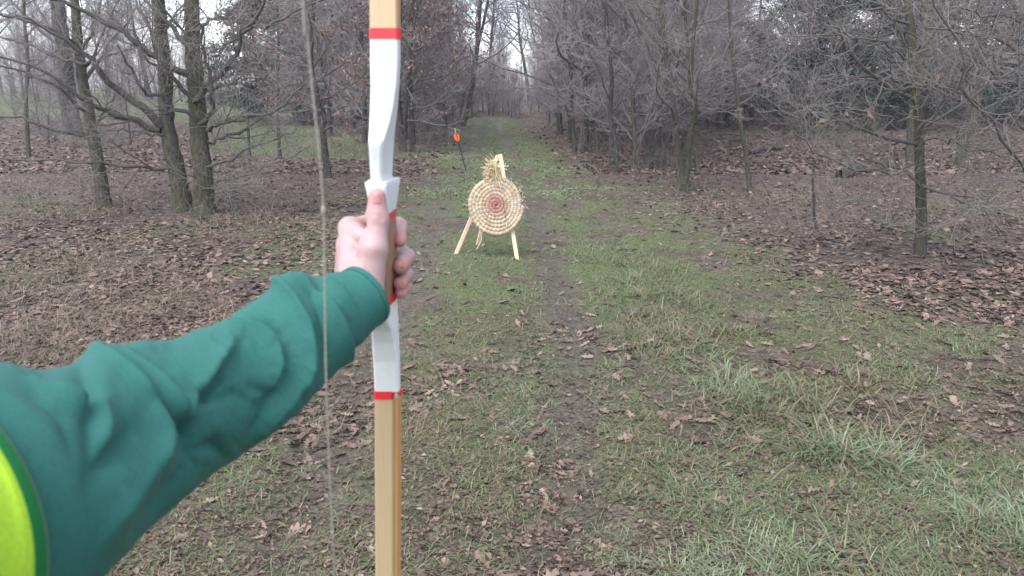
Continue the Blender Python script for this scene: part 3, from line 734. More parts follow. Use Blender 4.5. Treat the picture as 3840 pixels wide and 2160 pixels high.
V, F, r = tubes([(resample(Q, 12)[None], np.full((1, 12), .0028), 5)])
link('hanging_twine', mesh_np('hanging_twine', V, F), targ, m_plain('pale_twine', (.6, .52, .4)))

# ------------------------------------------------------------------ arrow standing in the ground
ab = gpt(1748, 642); atop = at(1707, 487, ab[1] - .12)
ar = empty('arrow', ab); tag(ar, 'black arrow with orange fletching and green nock stuck in the ground left of the path', 'arrow')
ad = atop - ab; al = np.linalg.norm(ad); ad /= al
def seg(a, b_, r0, r1, k=8): 
    V, F, r = tubes([(np.array([[ad * a, ad * (a + b_) / 2, ad * b_]]), np.array([[r0, (r0 + r1) / 2, r1]]), k)]); return V, F
V, F = seg(-.06, al * .93, .0075, .0075); link('shaft', mesh_np('shaft', V, F), ar, m_plain('black_carbon', (.012, .012, .014), .35))
V, F = seg(al * .93, al + .03, .011, .009); link('nock', mesh_np('nock', V, F), ar, m_plain('green_nock', (.25, .6, .12), .4))
p1 = np.cross(ad, [0, 1, 0]); p1 /= np.linalg.norm(p1); p2 = np.cross(ad, p1)
M_FL = m_plain('orange_vane', (.95, .17, .05), .5)
for i in range(3):
    an = R(20 + 120 * i); s = p1 * math.cos(an) + p2 * math.sin(an); th_ = np.cross(ad, s) * .0012
    pr_ = [(.72, .006), (.745, .032), (.80, .056), (.86, .060), (.905, .05), (.92, .006)]
    V = np.array([ad * al * t_ + s * h_ + sg * th_ for sg in (-1, 1) for t_, h_ in pr_])
    F = [np.array([[0, 1, 2, 3, 4, 5], [11, 10, 9, 8, 7, 6]]), np.array([[j, (j + 1) % 6, 6 + (j + 1) % 6, 6 + j] for j in range(6)])]
    link('fletching', mesh_np('fletching', V, F, False), ar, M_FL)

# ------------------------------------------------------------------ bow
bow = empty('bow', at(1440, 950, .80)); BO = np.array(bow.location)
tag(bow, 'wooden bow with white riser, red bands and brown leather grip', 'bow')
YK = .822
# y, front left, front right, back right, Y front
SEC = np.array([[-420, 1383, 1485, 1502, .808], [0, 1385, 1488, 1503, .808], [105, 1386, 1489, 1503, .807], [145, 1386, 1489, 1503, .806], [245, 1387, 1488, 1502, .800],
       [320, 1389, 1483, 1499, .793], [400, 1387, 1472, 1493, .785], [470, 1384, 1456, 1486, .776], [530, 1380, 1438, 1480, .769], [545, 1381, 1434, 1479, .769],
       [600, 1385, 1431, 1476, .773], [683, 1389, 1430, 1473, .778]])
LOW = np.array([[686, 1366, 1446, 1502, .772], [700, 1368, 1447, 1502, .770], [750, 1380, 1450, 1495, .772], [806, 1391, 1453, 1487, .776]])
GRIP = np.array([[806, 1391, 1453, 1487, .776], [860, 1393, 1450, 1488, .771], [950, 1396, 1450, 1490, .768], [1050, 1396, 1450, 1489, .769], [1124, 1392, 1450, 1489, .774]])
BOT = np.array([[1124, 1392, 1450, 1489, .774], [1185, 1391, 1448, 1493, .776], [1215, 1392, 1460, 1495, .784], [1240, 1392, 1474, 1497, .792], [1290, 1394, 1484, 1499, .799], [1355, 1398, 1492, 1502, .804], [1470, 1404, 1497, 1504, .807]])
LIMB = np.array([[1470, 1404, 1474, 1505, .807], [1500, 1404, 1473, 1507, .807], [1800, 1405, 1473, 1507, .808], [2160, 1407, 1473, 1505, .809], [2500, 1409, 1473, 1500, .810]])
def dens(tab, st=14):
    ys = np.unique(np.concatenate([np.arange(tab[0, 0], tab[-1, 0], st), tab[:, 0]]))
    return np.stack([ys] + [np.interp(ys, tab[:, 0], tab[:, i]) for i in range(1, 5)], 1)
def bow_sec(row, grow=0.0, yb=YK, rnd=.0022, strips=False):
    y, fl, fr, br, yf = row
    a = at(fl, y, yf); b_ = at(fr, y, yf); z = a[2]
    c = at(br, y, yb); xr_b = c[0]; xl_b = a[0] + .001
    xl, xr = a[0] - grow, b_[0] + grow; xr_b += grow; xl_b -= grow; yf -= grow; yb += grow
    e = rnd
    P = [(xl + e, yf), (xr - e, yf), (xr, yf + e)]
    if strips: P += [(xr + (xr_b - xr) * .3, yf + (yb - yf) * .3), (xr + (xr_b - xr) * .55, yf + (yb - yf) * .5)]
    P += [(xr_b, yb - e), (xr_b - e, yb), (xl_b + e, yb), (xl_b, yb - e), (xl, yf + e)]
    return [(px, py, z) for px, py in P]
def loft(rows, caps=True):
    V = np.array(rows); m, k, _ = V.shape
    b0 = (np.arange(m - 1) * k)[:, None]; i = np.arange(k)[None]; j = ((np.arange(k) + 1) % k)[None]
    F = [np.stack([b0 + i, b0 + j, b0 + j + k, b0 + i + k], -1).reshape(-1, 4)]
    if caps: F.append(np.array([list(range(k - 1, -1, -1)), list(range((m - 1) * k, m * k))]))
    return V.reshape(-1, 3), F, k
def bowpart(name, tab, mat, grow=0.0, parent=bow, rnd=.0022, sharp=35, **kw):
    V, F, k = loft([bow_sec(r_, grow, rnd=rnd, **kw) for r_ in dens(tab)])
    return link(name, mesh_np(name, V - BO, F, True, sharp=sharp), parent, mat)
def m_white():
    m, t, b = new_mat('white_lacquer', .32, .45)
    n = noise(t, coords(t), 22, 5, .7); n2 = noise(t, coords(t), 160, 3)
    c = mixc(t, ramp(t, n, [(.52, (0, 0, 0)), (.75, (.5, .5, .5))]), (.62, .64, .65), (.44, .44, .40))
    t.links.new(c, b.inputs['Base Color']); bump(t, b, n2, .05, .002); return m
M_WHITE = m_white()
M_RED = m_plain('red_tape', (.68, .025, .035), .45, .4, 40, .15)
M_LEATH = m_plain('brown_leather', (.27, .15, .10), .6, .3, 140, .3, (.19, .105, .07), .35)
def m_wood(name, a, b2):
    m, t, b = new_mat(name, .42, .4)
    n = noise(t, coords(t, 'Object', (90, 90, 1.6)), 3.0, 4); n2 = noise(t, coords(t, 'Object', (300, 300, 3)), 3.0, 2)
    c = ramp(t, math_(t, 'ADD', math_(t, 'MULTIPLY', n, .7), math_(t, 'MULTIPLY', n2, .3)), [(.35, a), (.65, b2)])
    t.links.new(c, b.inputs['Base Color']); return m
M_WOOD = m_wood('maple_limb', (.44, .32, .19), (.485, .36, .22)); M_WOOD2 = m_wood('lamination', (.36, .18, .065), (.43, .23, .09)); M_WOOD3 = m_wood('lamination_mid', (.46, .27, .11), (.52, .32, .14))
bowpart('riser', np.vstack([SEC[3:], LOW]), M_WHITE)
bowpart('riser', BOT, M_WHITE)
bowpart('grip', GRIP, M_LEATH, .0006, rnd=.006, sharp=70)
# seams of the leather wrapping
grips = [o for o in bow.children if o.name.startswith('grip')][0]
for y_ in (918, 1015, 1095):
    rows = []
    Q = []
    for q in range(9):
        row = [np.interp(y_ - q * 2.5, GRIP[:, 0], GRIP[:, i]) for i in range(5)]; row[0] = y_ - q * 2.5
        P = bow_sec(row, .0011, rnd=.006); A, B = np.array(P[1]), np.array(P[3]); Q.append(A + (B - A) * q / 8)
    V, F, r = tubes([(np.array([Q]), np.full((1, 9), .0009), 5)])
    link('seam', mesh_np('seam', V - BO, F), grips, m_plain('leather_edge', (.30, .19, .12)))
def band(y0, y1, tab, tiltpx=0):
    t_ = np.array([[y] + [np.interp(y, tab[:, 0], tab[:, i]) for i in range(1, 5)] for y in np.linspace(y0, y1, 4)])
    V, F, k = loft([bow_sec(r_, .0007) for r_ in t_])
    return link('band', mesh_np('band', V - BO, F, True, sharp=35), bow, M_RED)
band(107, 146, SEC); band(808, 836, GRIP); band(1120, 1160, BOT)
bd = band(1468, 1498, LIMB)
# the small silver mark on the lowest band
mk = np.array([at(1481, 1475, .806), at(1488, 1475, .807), at(1495, 1492, .808), at(1490, 1494, .808), at(1484, 1483, .807), at(1483, 1494, .807), at(1478, 1493, .806)]) - [0, .0035, 0]
V = np.vstack([mk, mk + [0, .006, 0]]) - BO; kk = len(mk)
link('silver_mark', mesh_np('silver_mark', V, [np.array([list(range(kk - 1, -1, -1))]), np.array([[i, (i + 1) % kk, kk + (i + 1) % kk, kk + i] for i in range(kk)])], False), bd, m_plain('silver_print', (.45, .4, .38), .3))
def limb(name, tab, sgn):
    rows = [bow_sec(r_, 0, rnd=.0016, strips=True) for r_ in dens(tab, 40)]
    if sgn > 0: rows = rows[::-1]
    # carry on out of the picture: bend back towards the string, taper, then recurve at the tip
    last = np.array(rows[-1]); c0 = last.mean(0); n_ = 26
    for i in range(1, n_ + 1):
        s = i / n_; L = .52 * s
        by = -(.30 * s ** 1.9) + .10 * max(0, s - .72) ** 1.3 * 6 * .35
        wsc = 1 - .62 * s; tsc = 1 - .5 * s
        P = last.copy(); P[:, 0] = c0[0] + (last[:, 0] - c0[0]) * wsc; P[:, 1] = c0[1] + (last[:, 1] - c0[1]) * tsc + by
        P[:, 2] = c0[2] + sgn * L; rows.append(P.tolist())
    tip = np.array(rows[-1]).mean(0)
    if sgn > 0: rows = rows[::-1]; 
    V, F, k = loft(rows)
    nf = len(F[0]); mi = np.zeros(nf + 2, int); idx = np.arange(nf) % k
    mi[:nf][idx == 2] = 1; mi[:nf][idx == 3] = 2; mi[:nf][idx == 4] = 1
    return link(name, mesh_np(name, V - BO, F, True, mi=mi, sharp=35), bow, [M_WOOD, M_WOOD2, M_WOOD3]), tip
up, tip_u = limb('upper_limb', SEC[:3], 1)
lo, tip_l = limb('lower_limb', LIMB, -1)
# string
SY = .505
sp = [at(1128, -200, SY), at(1140, 0, SY), at(1168, 300, SY), at(1199, 600, SY), at(1213, 790, SY), at(1217, 1000, SY), at(1225, 1500, SY), at(1250, 2060, SY), at(1262, 2300, SY)]
sx = [p[0] for p in sp]
sp = [tip_u + [0, -.012, 0]] + sp + [tip_l + [0, -.012, 0]]
Q = resample(sp, 120)
V, F, r = tubes([(Q[None], np.full((1, 120), .0007), 7)])
m, t, b = new_mat('string', .7, .2)
wv = N(t, 'ShaderNodeTexWave'); wv.bands_direction = 'DIAGONAL'; wv.inputs['Scale'].default_value = 120; t.links.new(coords(t), wv.inputs['Vector'])
t.links.new(ramp(t, wv.outputs[0], [(0, (.20, .18, .165)), (1, (.26, .235, .21))]), b.inputs['Base Color'])
st_ = link('bowstring', mesh_np('bowstring', V - BO, F), bow, m)
c_ = at(1213, 790, SY)
V, F, r = tubes([(np.array([[c_ + [0, 0, .004], c_ + [0, 0, .002], c_, c_ - [0, 0, .002], c_ - [0, 0, .004]]]), np.array([[.0007, .0015, .0018, .0015, .0007]]), 8)])
link('nocking_point', mesh_np('nocking_point', V - BO, F), st_, m_plain('brass', (.26, .245, .18), .4))

# ------------------------------------------------------------------ person: hand and forearm in one skin, sleeve and vest over it
def cap(P, a, b, ra, rb):
    pa = P - a; ba = b - a; h = np.clip((pa @ ba) / (ba @ ba), 0, 1)
    return np.linalg.norm(pa - h[:, None] * ba, axis=1) - (ra + (rb - ra) * h)
def smin(a, b, k):
    h = np.clip(.5 + .5 * (b - a) / k, 0, 1); return b * (1 - h) + a * h - k * h * (1 - h)
A_ = lambda t: at(*t)
def chain(P, pts, rs, k=.004):
    d = None
    for i in range(len(pts) - 1):
        c = cap(P, pts[i], pts[i + 1], rs[i], rs[i + 1]); d = c if d is None else smin(d, c, k)
    return d
WR = A_((1338, 1128, .722)); ELB = A_((1110, 1300, .655))
FING = [  # mcp, pip, dip, tip and radii
    ([A_((1312, 856, .792)), A_((1425, 826, .846)), A_((1496, 846, .842)), A_((1499, 903, .812))], (.0108, .0094, .0088, .0072)),
    ([A_((1304, 915, .808)), A_((1450, 905, .866)), A_((1523, 962, .842)), A_((1501, 1000, .800))], (.0108, .0098, .0096, .0082)),
    ([A_((1300, 975, .806)), A_((1446, 975, .862)), A_((1521, 1028, .838)), A_((1500, 1064, .800))], (.0100, .0092, .0088, .0076)),
    ([A_((1298, 1030, .795)), A_((1436, 1040, .850)), A_((1516, 1075, .832)), A_((1503, 1099, .800))], (.0092, .0082, .0076, .0066))]
THUMB = ([A_((1375, 1085, .738)), A_((1398, 935, .745)), A_((1414, 822, .756)), A_((1415, 742, .763))], (.0170, .0142, .0112, .0088))
def hand_sdf(P):
    palm = None
    wrs = [A_((1325, 1085, .728)), A_((1322, 1100, .735)), A_((1325, 1115, .74)), A_((1330, 1130, .742))]
    for (pts, rs), wq in zip(FING, wrs):
        c = cap(P, wq, pts[0], .0145, rs[0] + .0008); palm = c if palm is None else smin(palm, c, .012)
    palm = smin(palm, cap(P, A_((1372, 900, .785)), A_((1370, 1060, .760)), .013, .016), .012)      # inner palm against the grip
    palm = smin(palm, cap(P, WR, ELB, .0235, .030), .014)
    f = None
    for pts, rs in FING:
        c = chain(P, pts, rs, .004)
        nd = (P - pts[2]);  c = c - .0008 * np.exp(-(np.linalg.norm(nd, axis=1) / .008) ** 2)
        f = c if f is None else smin(f, c, .0022)
    th_ = chain(P, *THUMB, k=.006)
    th_ = smin(th_, cap(P, A_((1412, 815, .752)), A_((1413, 735, .7565)), .0095, .0075), .004)
    d = smin(palm, f, .006)
    d = smin(d, th_, .009)
    d = smin(d, cap(P, A_((1330, 868, .775)), A_((1388, 905, .752)), .0075, .008), .009)       # web of the thumb
    # creases over the thumb joint and the hollow beside its tendon
    for y_ in (806, 815, 824):
        a, b_ = A_((1384, y_ + 2, .7445)), A_((1446, y_, .7445))
        d = d + .0009 * np.exp(-(cap(P, a, b_, 0, 0) / .0016) ** 2)
    a, b_ = A_((1372, 850, .752)), A_((1352, 905, .752))
    d = d + .0042 * np.exp(-(cap(P, a, b_, 0, 0) / .006) ** 2)
    a, b_ = A_((1380, 930, .7305)), A_((1415, 925, .7305))
    d = d - .0012 * np.exp(-(cap(P, a, b_, 0, 0) / .007) ** 2)
    # tendon, veins and finger-joint folds
    for (a, b_, h_, w_) in ((A_((1300, 880, .772)), A_((1325, 1030, .728)), .0011, .0045), (A_((1345, 1000, .735)), A_((1320, 930, .752)), .0008, .0026), (A_((1332, 1070, .712)), A_((1362, 980, .73)), .0008, .0028)):
        d = d - h_ * np.exp(-(cap(P, a, b_, 0, 0) / w_) ** 2)
    for pts, rs in FING:
        for j, o_ in ((2, .0), (2, .0035), (1, 0)):
            ax_ = pts[j] - pts[j - 1]; ax_ = ax_ / np.linalg.norm(ax_)
            s_ = (P - pts[j]) @ ax_ + o_; rr_ = np.linalg.norm(P - pts[j], axis=1)
            d = d + .0008 * np.exp(-(s_ / .0011) ** 2) * (rr_ < .016)
    return d
def surface_nets(fn, lo, hi, h):
    lo = np.asarray(lo); n = np.ceil((np.asarray(hi) - lo) / h).astype(int) + 1
    g = [lo[i] + np.arange(n[i]) * h for i in range(3)]
    F = np.empty(n)
    for i in range(n[0]):
        yy, zz = np.meshgrid(g[1], g[2], indexing='ij')
        F[i] = fn(np.stack([np.full(yy.shape, g[0][i]), yy, zz], -1).reshape(-1, 3)).reshape(yy.shape)
    s = F < 0; c = tuple(k - 1 for k in n)
    cnt = np.zeros(c); acc = np.zeros(c + (3,))
    sl = lambda o: tuple(slice(o[i], o[i] + c[i]) for i in range(3))
    cor = [(x, y, z) for x in (0, 1) for y in (0, 1) for z in (0, 1)]
    for p in cor:
        for ax in range(3):
            if p[ax]: continue
            q = list(p); q[ax] = 1; a = F[sl(p)]; b = F[sl(q)]; m = (a < 0) != (b < 0)
            t = np.where(m, a / np.where(m, a - b, 1), 0)
            cnt += m
            for d in range(3): acc[..., d] += m * (p[d] + (t if d == ax else 0))
    act = cnt > 0; idx = -np.ones(c, int); idx[act] = np.arange(act.sum())
    I = np.argwhere(act); V = lo + (I + acc[act] / cnt[act][:, None]) * h
    Q = []
    for ax in range(3):
        o = [k for k in range(3) if k != ax]
        a = [slice(1, -1)] * 3; a[ax] = slice(0, -1); b = list(a); b[ax] = slice(1, None)
        sa, sb = s[tuple(a)], s[tuple(b)]; E = np.argwhere(sa != sb); fl = sa[tuple(E.T)]
        off = np.ones(3, int); off[ax] = 0; E = E + off
        def ci(du, dv):
            e = E.copy(); e[:, o[0]] -= du; e[:, o[1]] -= dv; return idx[tuple(e.T)]
        q = np.stack([ci(1, 1), ci(0, 1), ci(0, 0), ci(1, 0)], 1)
        flip = fl if ax != 1 else ~fl
        q[~flip] = q[~flip][:, ::-1]; Q.append(q)
    return V, np.concatenate(Q)
allp = np.array([p for pts, _ in FING + [THUMB] for p in pts] + [WR, ELB])
V, F = surface_nets(hand_sdf, allp.min(0) - .045, allp.max(0) + .03, .0017)
m, t, b = new_mat('skin', .5, .35)
n1 = ramp(t, noise(t, coords(t), 60, 5, .65), [(.3, (0, 0, 0)), (.7, (1, 1, 1))]); n2 = noise(t, coords(t), 420, 3)
vtip = attr(t, 'flush')
c = mixc(t, math_(t, 'MULTIPLY', n1, .5), (.375, .255, .25), (.30, .18, .178))
c = mixc(t, vtip, c, (.40, .155, .135))
t.links.new(c, b.inputs['Base Color']); bump(t, b, n2, .12, .001)
b.inputs['Subsurface Weight'].default_value = .12; b.inputs['Subsurface Radius'].default_value = (.012, .005, .003); b.inputs['Subsurface Scale'].default_value = .4
M_SKIN = m
def flush(P):
    f = np.zeros(len(P))
    for (pts, rs), s_ in zip(FING + [THUMB], (.7, .75, .7, .6, .75)):
        f = np.maximum(f, s_ * np.exp(-(np.linalg.norm(P - pts[3], axis=1) / .017) ** 2))
        f = np.maximum(f, .3 * np.exp(-(np.linalg.norm(P - pts[2], axis=1) / .012) ** 2))
    return np.maximum(f, .22 * np.exp(-(np.linalg.norm(P - FING[0][0][0], axis=1) / .014) ** 2))
PO = WR.copy()
person = link('person', mesh_np('person', V - PO, F, True, {'flush': flush(V)}), None, M_SKIN); person.location = PO
tag(person, 'person in green jacket and yellow vest, outstretched arm gripping the bow', 'person')
def on_skin(tx, ty):
    d = ray(tx, ty); d /= np.linalg.norm(d); o = np.array([0, 0, CAM_H]); s = .55
    for _ in range(60):
        v_ = float(hand_sdf((o + d * s)[None])[0]); s += v_ * .8
        if abs(v_) < 1e-5 or s > 1.1: break
    return o + d * s if s < 1.05 else None
M_NAIL = m_plain('fingernail', (.34, .15, .14), .28, .5, 30, .15)
def nail(cx_, cy_, w_, h_, rot):
    nu, nv = 9, 9; V = []
    for i in range(nu):
        for j in range(nv):
            a, b_ = -1 + 2 * i / (nu - 1), -1 + 2 * j / (nv - 1)
            sx_, sy_ = a * math.sqrt(1 - .35 * b_ * b_), b_ * math.sqrt(1 - .22 * a * a)
            x = sx_ * w_; y = sy_ * h_
            p = on_skin(cx_ + x * math.cos(rot) - y * math.sin(rot), cy_ + x * math.sin(rot) + y * math.cos(rot))
            if p is None: return
            v_ = np.array([0, 0, CAM_H]) - p; v_ /= np.linalg.norm(v_)
            V.append(p + v_ * (.0006 if max(abs(a), abs(b_)) < .99 else -.0003))
    F = [[i * nv + j, (i + 1) * nv + j, (i + 1) * nv + j + 1, i * nv + j + 1] for i in range(nu - 1) for j in range(nv - 1)]
    link('fingernail', mesh_np('fingernail', np.array(V) - PO, np.array(F)), person, M_NAIL)
nail(1414, 746, 20, 23, .02); nail(1513, 996, 8, 13, .45); nail(1511, 1055, 7, 11, .4); nail(1510, 1090, 5, 8, .4)

# sleeve -------------------------------------------------------------------
SLV = [(1372, 1106, .725, 238), (1340, 1128, .716, 246), (1270, 1165, .703, 300), (1185, 1211, .682, 362), (1050, 1315, .652, 410), (909, 1420, .615, 455), (740, 1505, .575, 525), (574, 1580, .535, 592), (354, 1705, .48, 705), (136, 1805, .43, 860), (-150, 1930, .375, 1060), (-480, 2060, .33, 1080), (-800, 2150, .29, 1000)]
ctr = np.array([at(x, y, Yd) for x, y, Yd, _ in SLV]); rad = np.array([w_ / FPX * proj(c_)[2] / 2 for (_, _, _, w_), c_ in zip(SLV, ctr)])
nu, nv = 400, 132; KU = nu / 300.0
C = resample(ctr, nu); rad_u = np.interp(np.linspace(0, len(SLV) - 1, nu), np.arange(len(SLV)), rad)
ax = np.gradient(C, axis=0); ax /= np.linalg.norm(ax, axis=1, keepdims=True)
vw = np.array([0, 0, CAM_H]) - C; vw -= (vw * ax).sum(1, keepdims=True) * ax; vw /= np.linalg.norm(vw, axis=1, keepdims=True)
upv = np.cross(ax, vw); upv *= np.sign((upv @ np.array([0, 0, 1.0])))[:, None]
th = np.arange(nv) * 2 * np.pi / nv
dirs = np.cos(th)[None, :, None] * vw[:, None, :] + np.sin(th)[None, :, None] * upv[:, None, :]
base = C[:, None, :] + rad_u[:, None, None] * dirs
T2 = proj(base)[..., :2]; facing = np.cos(th)[None, :] * np.ones((nu, 1))
c6 = lambda *p: np.array([(x / 1.249, 1000 + y / 1.249) for x, y in p])
def pdist(T, L):
    best = np.full(T.shape[:2], 1e9); sg = np.zeros(T.shape[:2]); tpar = np.zeros(T.shape[:2]); ns_ = len(L) - 1
    for i in range(ns_):
        a, b_ = L[i], L[i + 1]; ab_ = b_ - a; q = T - a
        h = np.clip((q @ ab_) / (ab_ @ ab_), 0, 1); e = q - h[..., None] * ab_; d = np.hypot(e[..., 0], e[..., 1])
        cr_ = ab_[0] * q[..., 1] - ab_[1] * q[..., 0]
        m_ = d < best; best[m_] = d[m_]; sg[m_] = np.sign(cr_[m_]); tpar[m_] = (i + h[m_]) / ns_
    return best, sg, tpar
# (polyline, height mm, width left of it, width right of it); widths in photo px; + ridge, - valley
FOLDS = [
    (c6((1440, 60), (1490, 120), (1550, 180), (1600, 260), (1632, 350), (1640, 430)), 4.2, 22, 95),
    (c6((1500, 90), (1570, 150), (1640, 260), (1665, 380)), -2.2, 26, 26),
    (c6((1060, 225), (1160, 225), (1260, 262), (1310, 310), (1330, 400)), -4.0, 26, 26),
    (c6((1010, 290), (1120, 290), (1230, 310), (1295, 370), (1310, 470), (1290, 560)), 4.5, 26, 75),
    (c6((1310, 100), (1390, 170), (1445, 280), (1455, 420), (1420, 540)), 4.0, 34, 60),
    (c6((1460, 130), (1500, 240), (1530, 380), (1520, 480)), -3.0, 34, 34),
    (c6((1080, 400), (1010, 480), (935, 598)), 5.0, 16, 70),
    (c6((1030, 520), (960, 610), (900, 600)), -5.0, 20, 34),
    (c6((600, 430), (700, 520), (790, 620), (850, 685), (892, 690), (900, 610)), 5.0, 26, 60),
    (c6((700, 640), (800, 730), (880, 740), (910, 800)), -3.6, 40, 40),
    (c6((480, 430), (600, 530), (720, 660), (765, 780), (740, 900)), 4.6, 40, 80),
    (c6((560, 420), (680, 560), (770, 690)), -2.4, 32, 32),
    (c6((880, 680), (890, 800), (940, 940)), -3.6, 36, 50),
    (c6((900, 640), (1100, 590), (1200, 650)), -1.8, 30, 30),
    (c6((1180, 560), (1260, 590), (1250, 660)), -2.2, 40, 40),
    (c6((960, 860), (1020, 830), (1060, 900)), -3.6, 45, 45),
    (c6((160, 530), (300, 600), (390, 650), (420, 640)), 6.0, 26, 60),
    (c6((380, 480), (410, 600), (425, 760), (440, 900), (400, 1020)), -4.5, 40, 60),
    (c6((470, 640), (500, 760), (480, 880)), 3.5, 60, 50),
    (c6((-60, 560), (150, 610), (290, 710), (330, 850), (280, 980), (180, 1060)), -5.5, 50, 50),
    (c6((-60, 640), (90, 690), (200, 780), (230, 900)), 5.0, 60, 70),
    (c6((600, 780), (520, 880), (430, 1010), (330, 1180)), -5.5, 70, 60),
    (c6((750, 860), (660, 1010), (540, 1180), (430, 1330)), 4.5, 70, 70),
    (c6((860, 960), (760, 1100), (640, 1230)), -3.0, 60, 60),
    (c6((330, 1100), (280, 1250), (240, 1420)), 4.0, 70, 70),
    (c6((1340, 380), (1330, 520), (1240, 700), (1130, 860)), -2.6, 34, 40),
    (c6((1440, 480), (1360, 620), (1240, 780)), 2.6, 40, 40)]
disp = np.zeros((nu, nv))
for L, h_, wl, wr_ in FOLDS:
    d, sg, tp_ = pdist(T2, L); w_ = np.where(sg > 0, wr_, wl) * .85
    disp += h_ * (.0028 if L[:, 0].mean() > 520 else .0020) * np.exp(-(np.sqrt(d * d + 16) - 4) / (w_ * .66)) * sstep(-.05, .35, facing) * (.35 + .65 * np.sin(np.clip(tp_, .06, .94) * np.pi) ** .6)
uu = np.linspace(0, 1, nu)[:, None]; tt = th[None, :]
back = (vnoise(uu * 40 + 3 * np.sin(tt), 3 * np.cos(tt) + 0 * uu, 1.6, 2) - .5) * .012
disp += back * (1 - sstep(-.3, .25, facing)) * sstep(.06, .16, uu)
disp += (fnoise(T2[..., 0], T2[..., 1], 130, 8) - .5) * .0022 * sstep(.05, .12, uu)
# upper outline bumps
for x, y, h_, s_ in ((1085, 1075, 4, 60), (400, 1345, 2.5, 110), (640, 1290, -2, 70), (1180, 1085, -4, 45), (150, 1425, -2, 80), (-20, 1390, 3, 120), (800, 1230, -2, 50)):
    d = np.hypot(T2[..., 0] - x, T2[..., 1] - y); disp += h_ * .0020 * np.exp(-(d / s_) ** 2)
ca = T2[..., 0] * .62 + T2[..., 1] * .78; cb_ = T2[..., 0] * .78 - T2[..., 1] * .62          # fine drag lines across the arm
rid = 1 - np.abs(fnoise(ca / 2.6, cb_, 58, 14) - .5) * 4
disp += .0011 * np.clip(rid, 0, 1) ** 2 * sstep(.075, .14, uu) * fnoise(ca, cb_, 150, 16) * 1.6
disp += .0007 * (1 - sstep(.046, .050, uu))
disp *= 1 - sstep(.78, .845, uu)
SV = base + disp[..., None] * dirs
inn = []
for i_, (dr, back_i) in enumerate(((-.0008, 0), (-.0022, 2), (-.0028, 6), (-.003, 16), (-.0032, 28))):
    inn.append(C[back_i][None] + (rad_u[back_i] + dr) * dirs[back_i] - ax[0] * (-.001 if i_ == 0 else 0))
rows = np.concatenate([np.array(inn)[::-1], SV], 0)
m_, k_ = rows.shape[:2]
b0 = (np.arange(m_ - 1) * k_)[:, None]; i0 = np.arange(k_)[None]; j0 = ((np.arange(k_) + 1) % k_)[None]
F = np.stack([b0 + i0, b0 + j0, b0 + j0 + k_, b0 + i0 + k_], -1).reshape(-1, 4)
def m_cloth(name, c, c2, sheen=.03):
    m, t, b = new_mat(name, .82, .15)
    v = coords(t); n = noise(t, v, 900, 2); n2 = noise(t, v, 18, 4)
    wv = N(t, 'ShaderNodeTexWave'); wv.inputs['Scale'].default_value = 260; wv.inputs['Distortion'].default_value = .8; wv.bands_direction = 'DIAGONAL'; t.links.new(v, wv.inputs['Vector'])
    gr_ = noise(t, coords(t, 'Object', (1, 1, .5)), 620, 3, .7)
    t.links.new(mixc(t, ramp(t, gr_, [(.35, (.0, .0, .0)), (.7, (.5, .5, .5))]), mixc(t, n2, c, c2), tuple(x * .45 for x in c)), b.inputs['Base Color'])
    b.inputs['Sheen Weight'].default_value = sheen; b.inputs['Sheen Roughness'].default_value = .4
    bump(t, b, math_(t, 'ADD', wv.outputs[0], n), .25, .0006); return m
M_GREEN = m_cloth('green_twill', (.031, .130, .113), (.027, .114, .099))
slv = link('jacket_sleeve', mesh_np('jacket_sleeve', rows.reshape(-1, 3) - PO, F, True), person, M_GREEN)
# cuff hem stitch line
hem = SV[int(15 * KU)] + dirs[int(15 * KU)] * .0003
V, F2, r = tubes([(np.concatenate([hem, hem[:1]])[None], np.full((1, nv + 1), .0006), 4)])
link('cuff_seam', mesh_np('cuff_seam', V - PO, F2), slv, m_cloth('seam_thread', (.02, .11, .085), (.02, .10, .08)))

# vest: armhole ring over the upper sleeve widening into the body of the vest
M_YEL = m_cloth('fluorescent_yellow', (.36, .58, .04), (.33, .54, .04), .05)
M_TRIM = m_cloth('green_trim', (.006, .13, .03), (.006, .11, .03), .15)
iv = 264 * KU
def ring(i, grow, slide=0.0, drop=0.0):
    return C[i][None] + (rad_u[i] + grow) * dirs[i] + ax[i][None] * slide + np.array([0, 0, -drop])
def skew(i0_, amt):
    """ring whose near lower side reaches further down the arm than its upper side"""
    P = []
    for j in range(nv):
        q = i0_ - amt * math.cos(th[j] + .9); q = float(np.clip(q, 0, nu - 1.01)); a = int(q); f = q - a
        P.append((C[a] * (1 - f) + C[a + 1] * f, rad_u[a] * (1 - f) + rad_u[a + 1] * f, dirs[a, j]))
    return P
def ringpts(i0_, amt, grow): return np.array([c_ + (r_ + grow) * d_ for c_, r_, d_ in skew(i0_, amt)])
VE = iv
r_in = ringpts(VE - 2.2 * KU, 0, .003); r_a = ringpts(VE - 3.2 * KU, 0, .0085); r_m = ringpts(VE - 1 * KU, 0, .0112); r_b = ringpts(VE + 3 * KU, 0, .0112)
def strip(name, rws, mat, parent):
    A = np.array(rws); m__, k__ = A.shape[:2]
    b0 = (np.arange(m__ - 1) * k__)[:, None]; i = np.arange(k__)[None]; j = ((np.arange(k__) + 1) % k__)[None]
    F = np.stack([b0 + i, b0 + j, b0 + j + k__, b0 + i + k__], -1).reshape(-1, 4)
    return link(name, mesh_np(name, A.reshape(-1, 3) - PO, F, True), parent, mat)
rows_v = [r_b]
for q in range(1, 9): rows_v.append(ringpts(VE + (3 + q * 3.5) * KU, 0, .0112 + .001 * q))
TC = np.array([-.40, .02, 1.18])                       # middle of the trunk, which is turned side-on to the target
sh = ringpts(nu - 3, 2, .05)
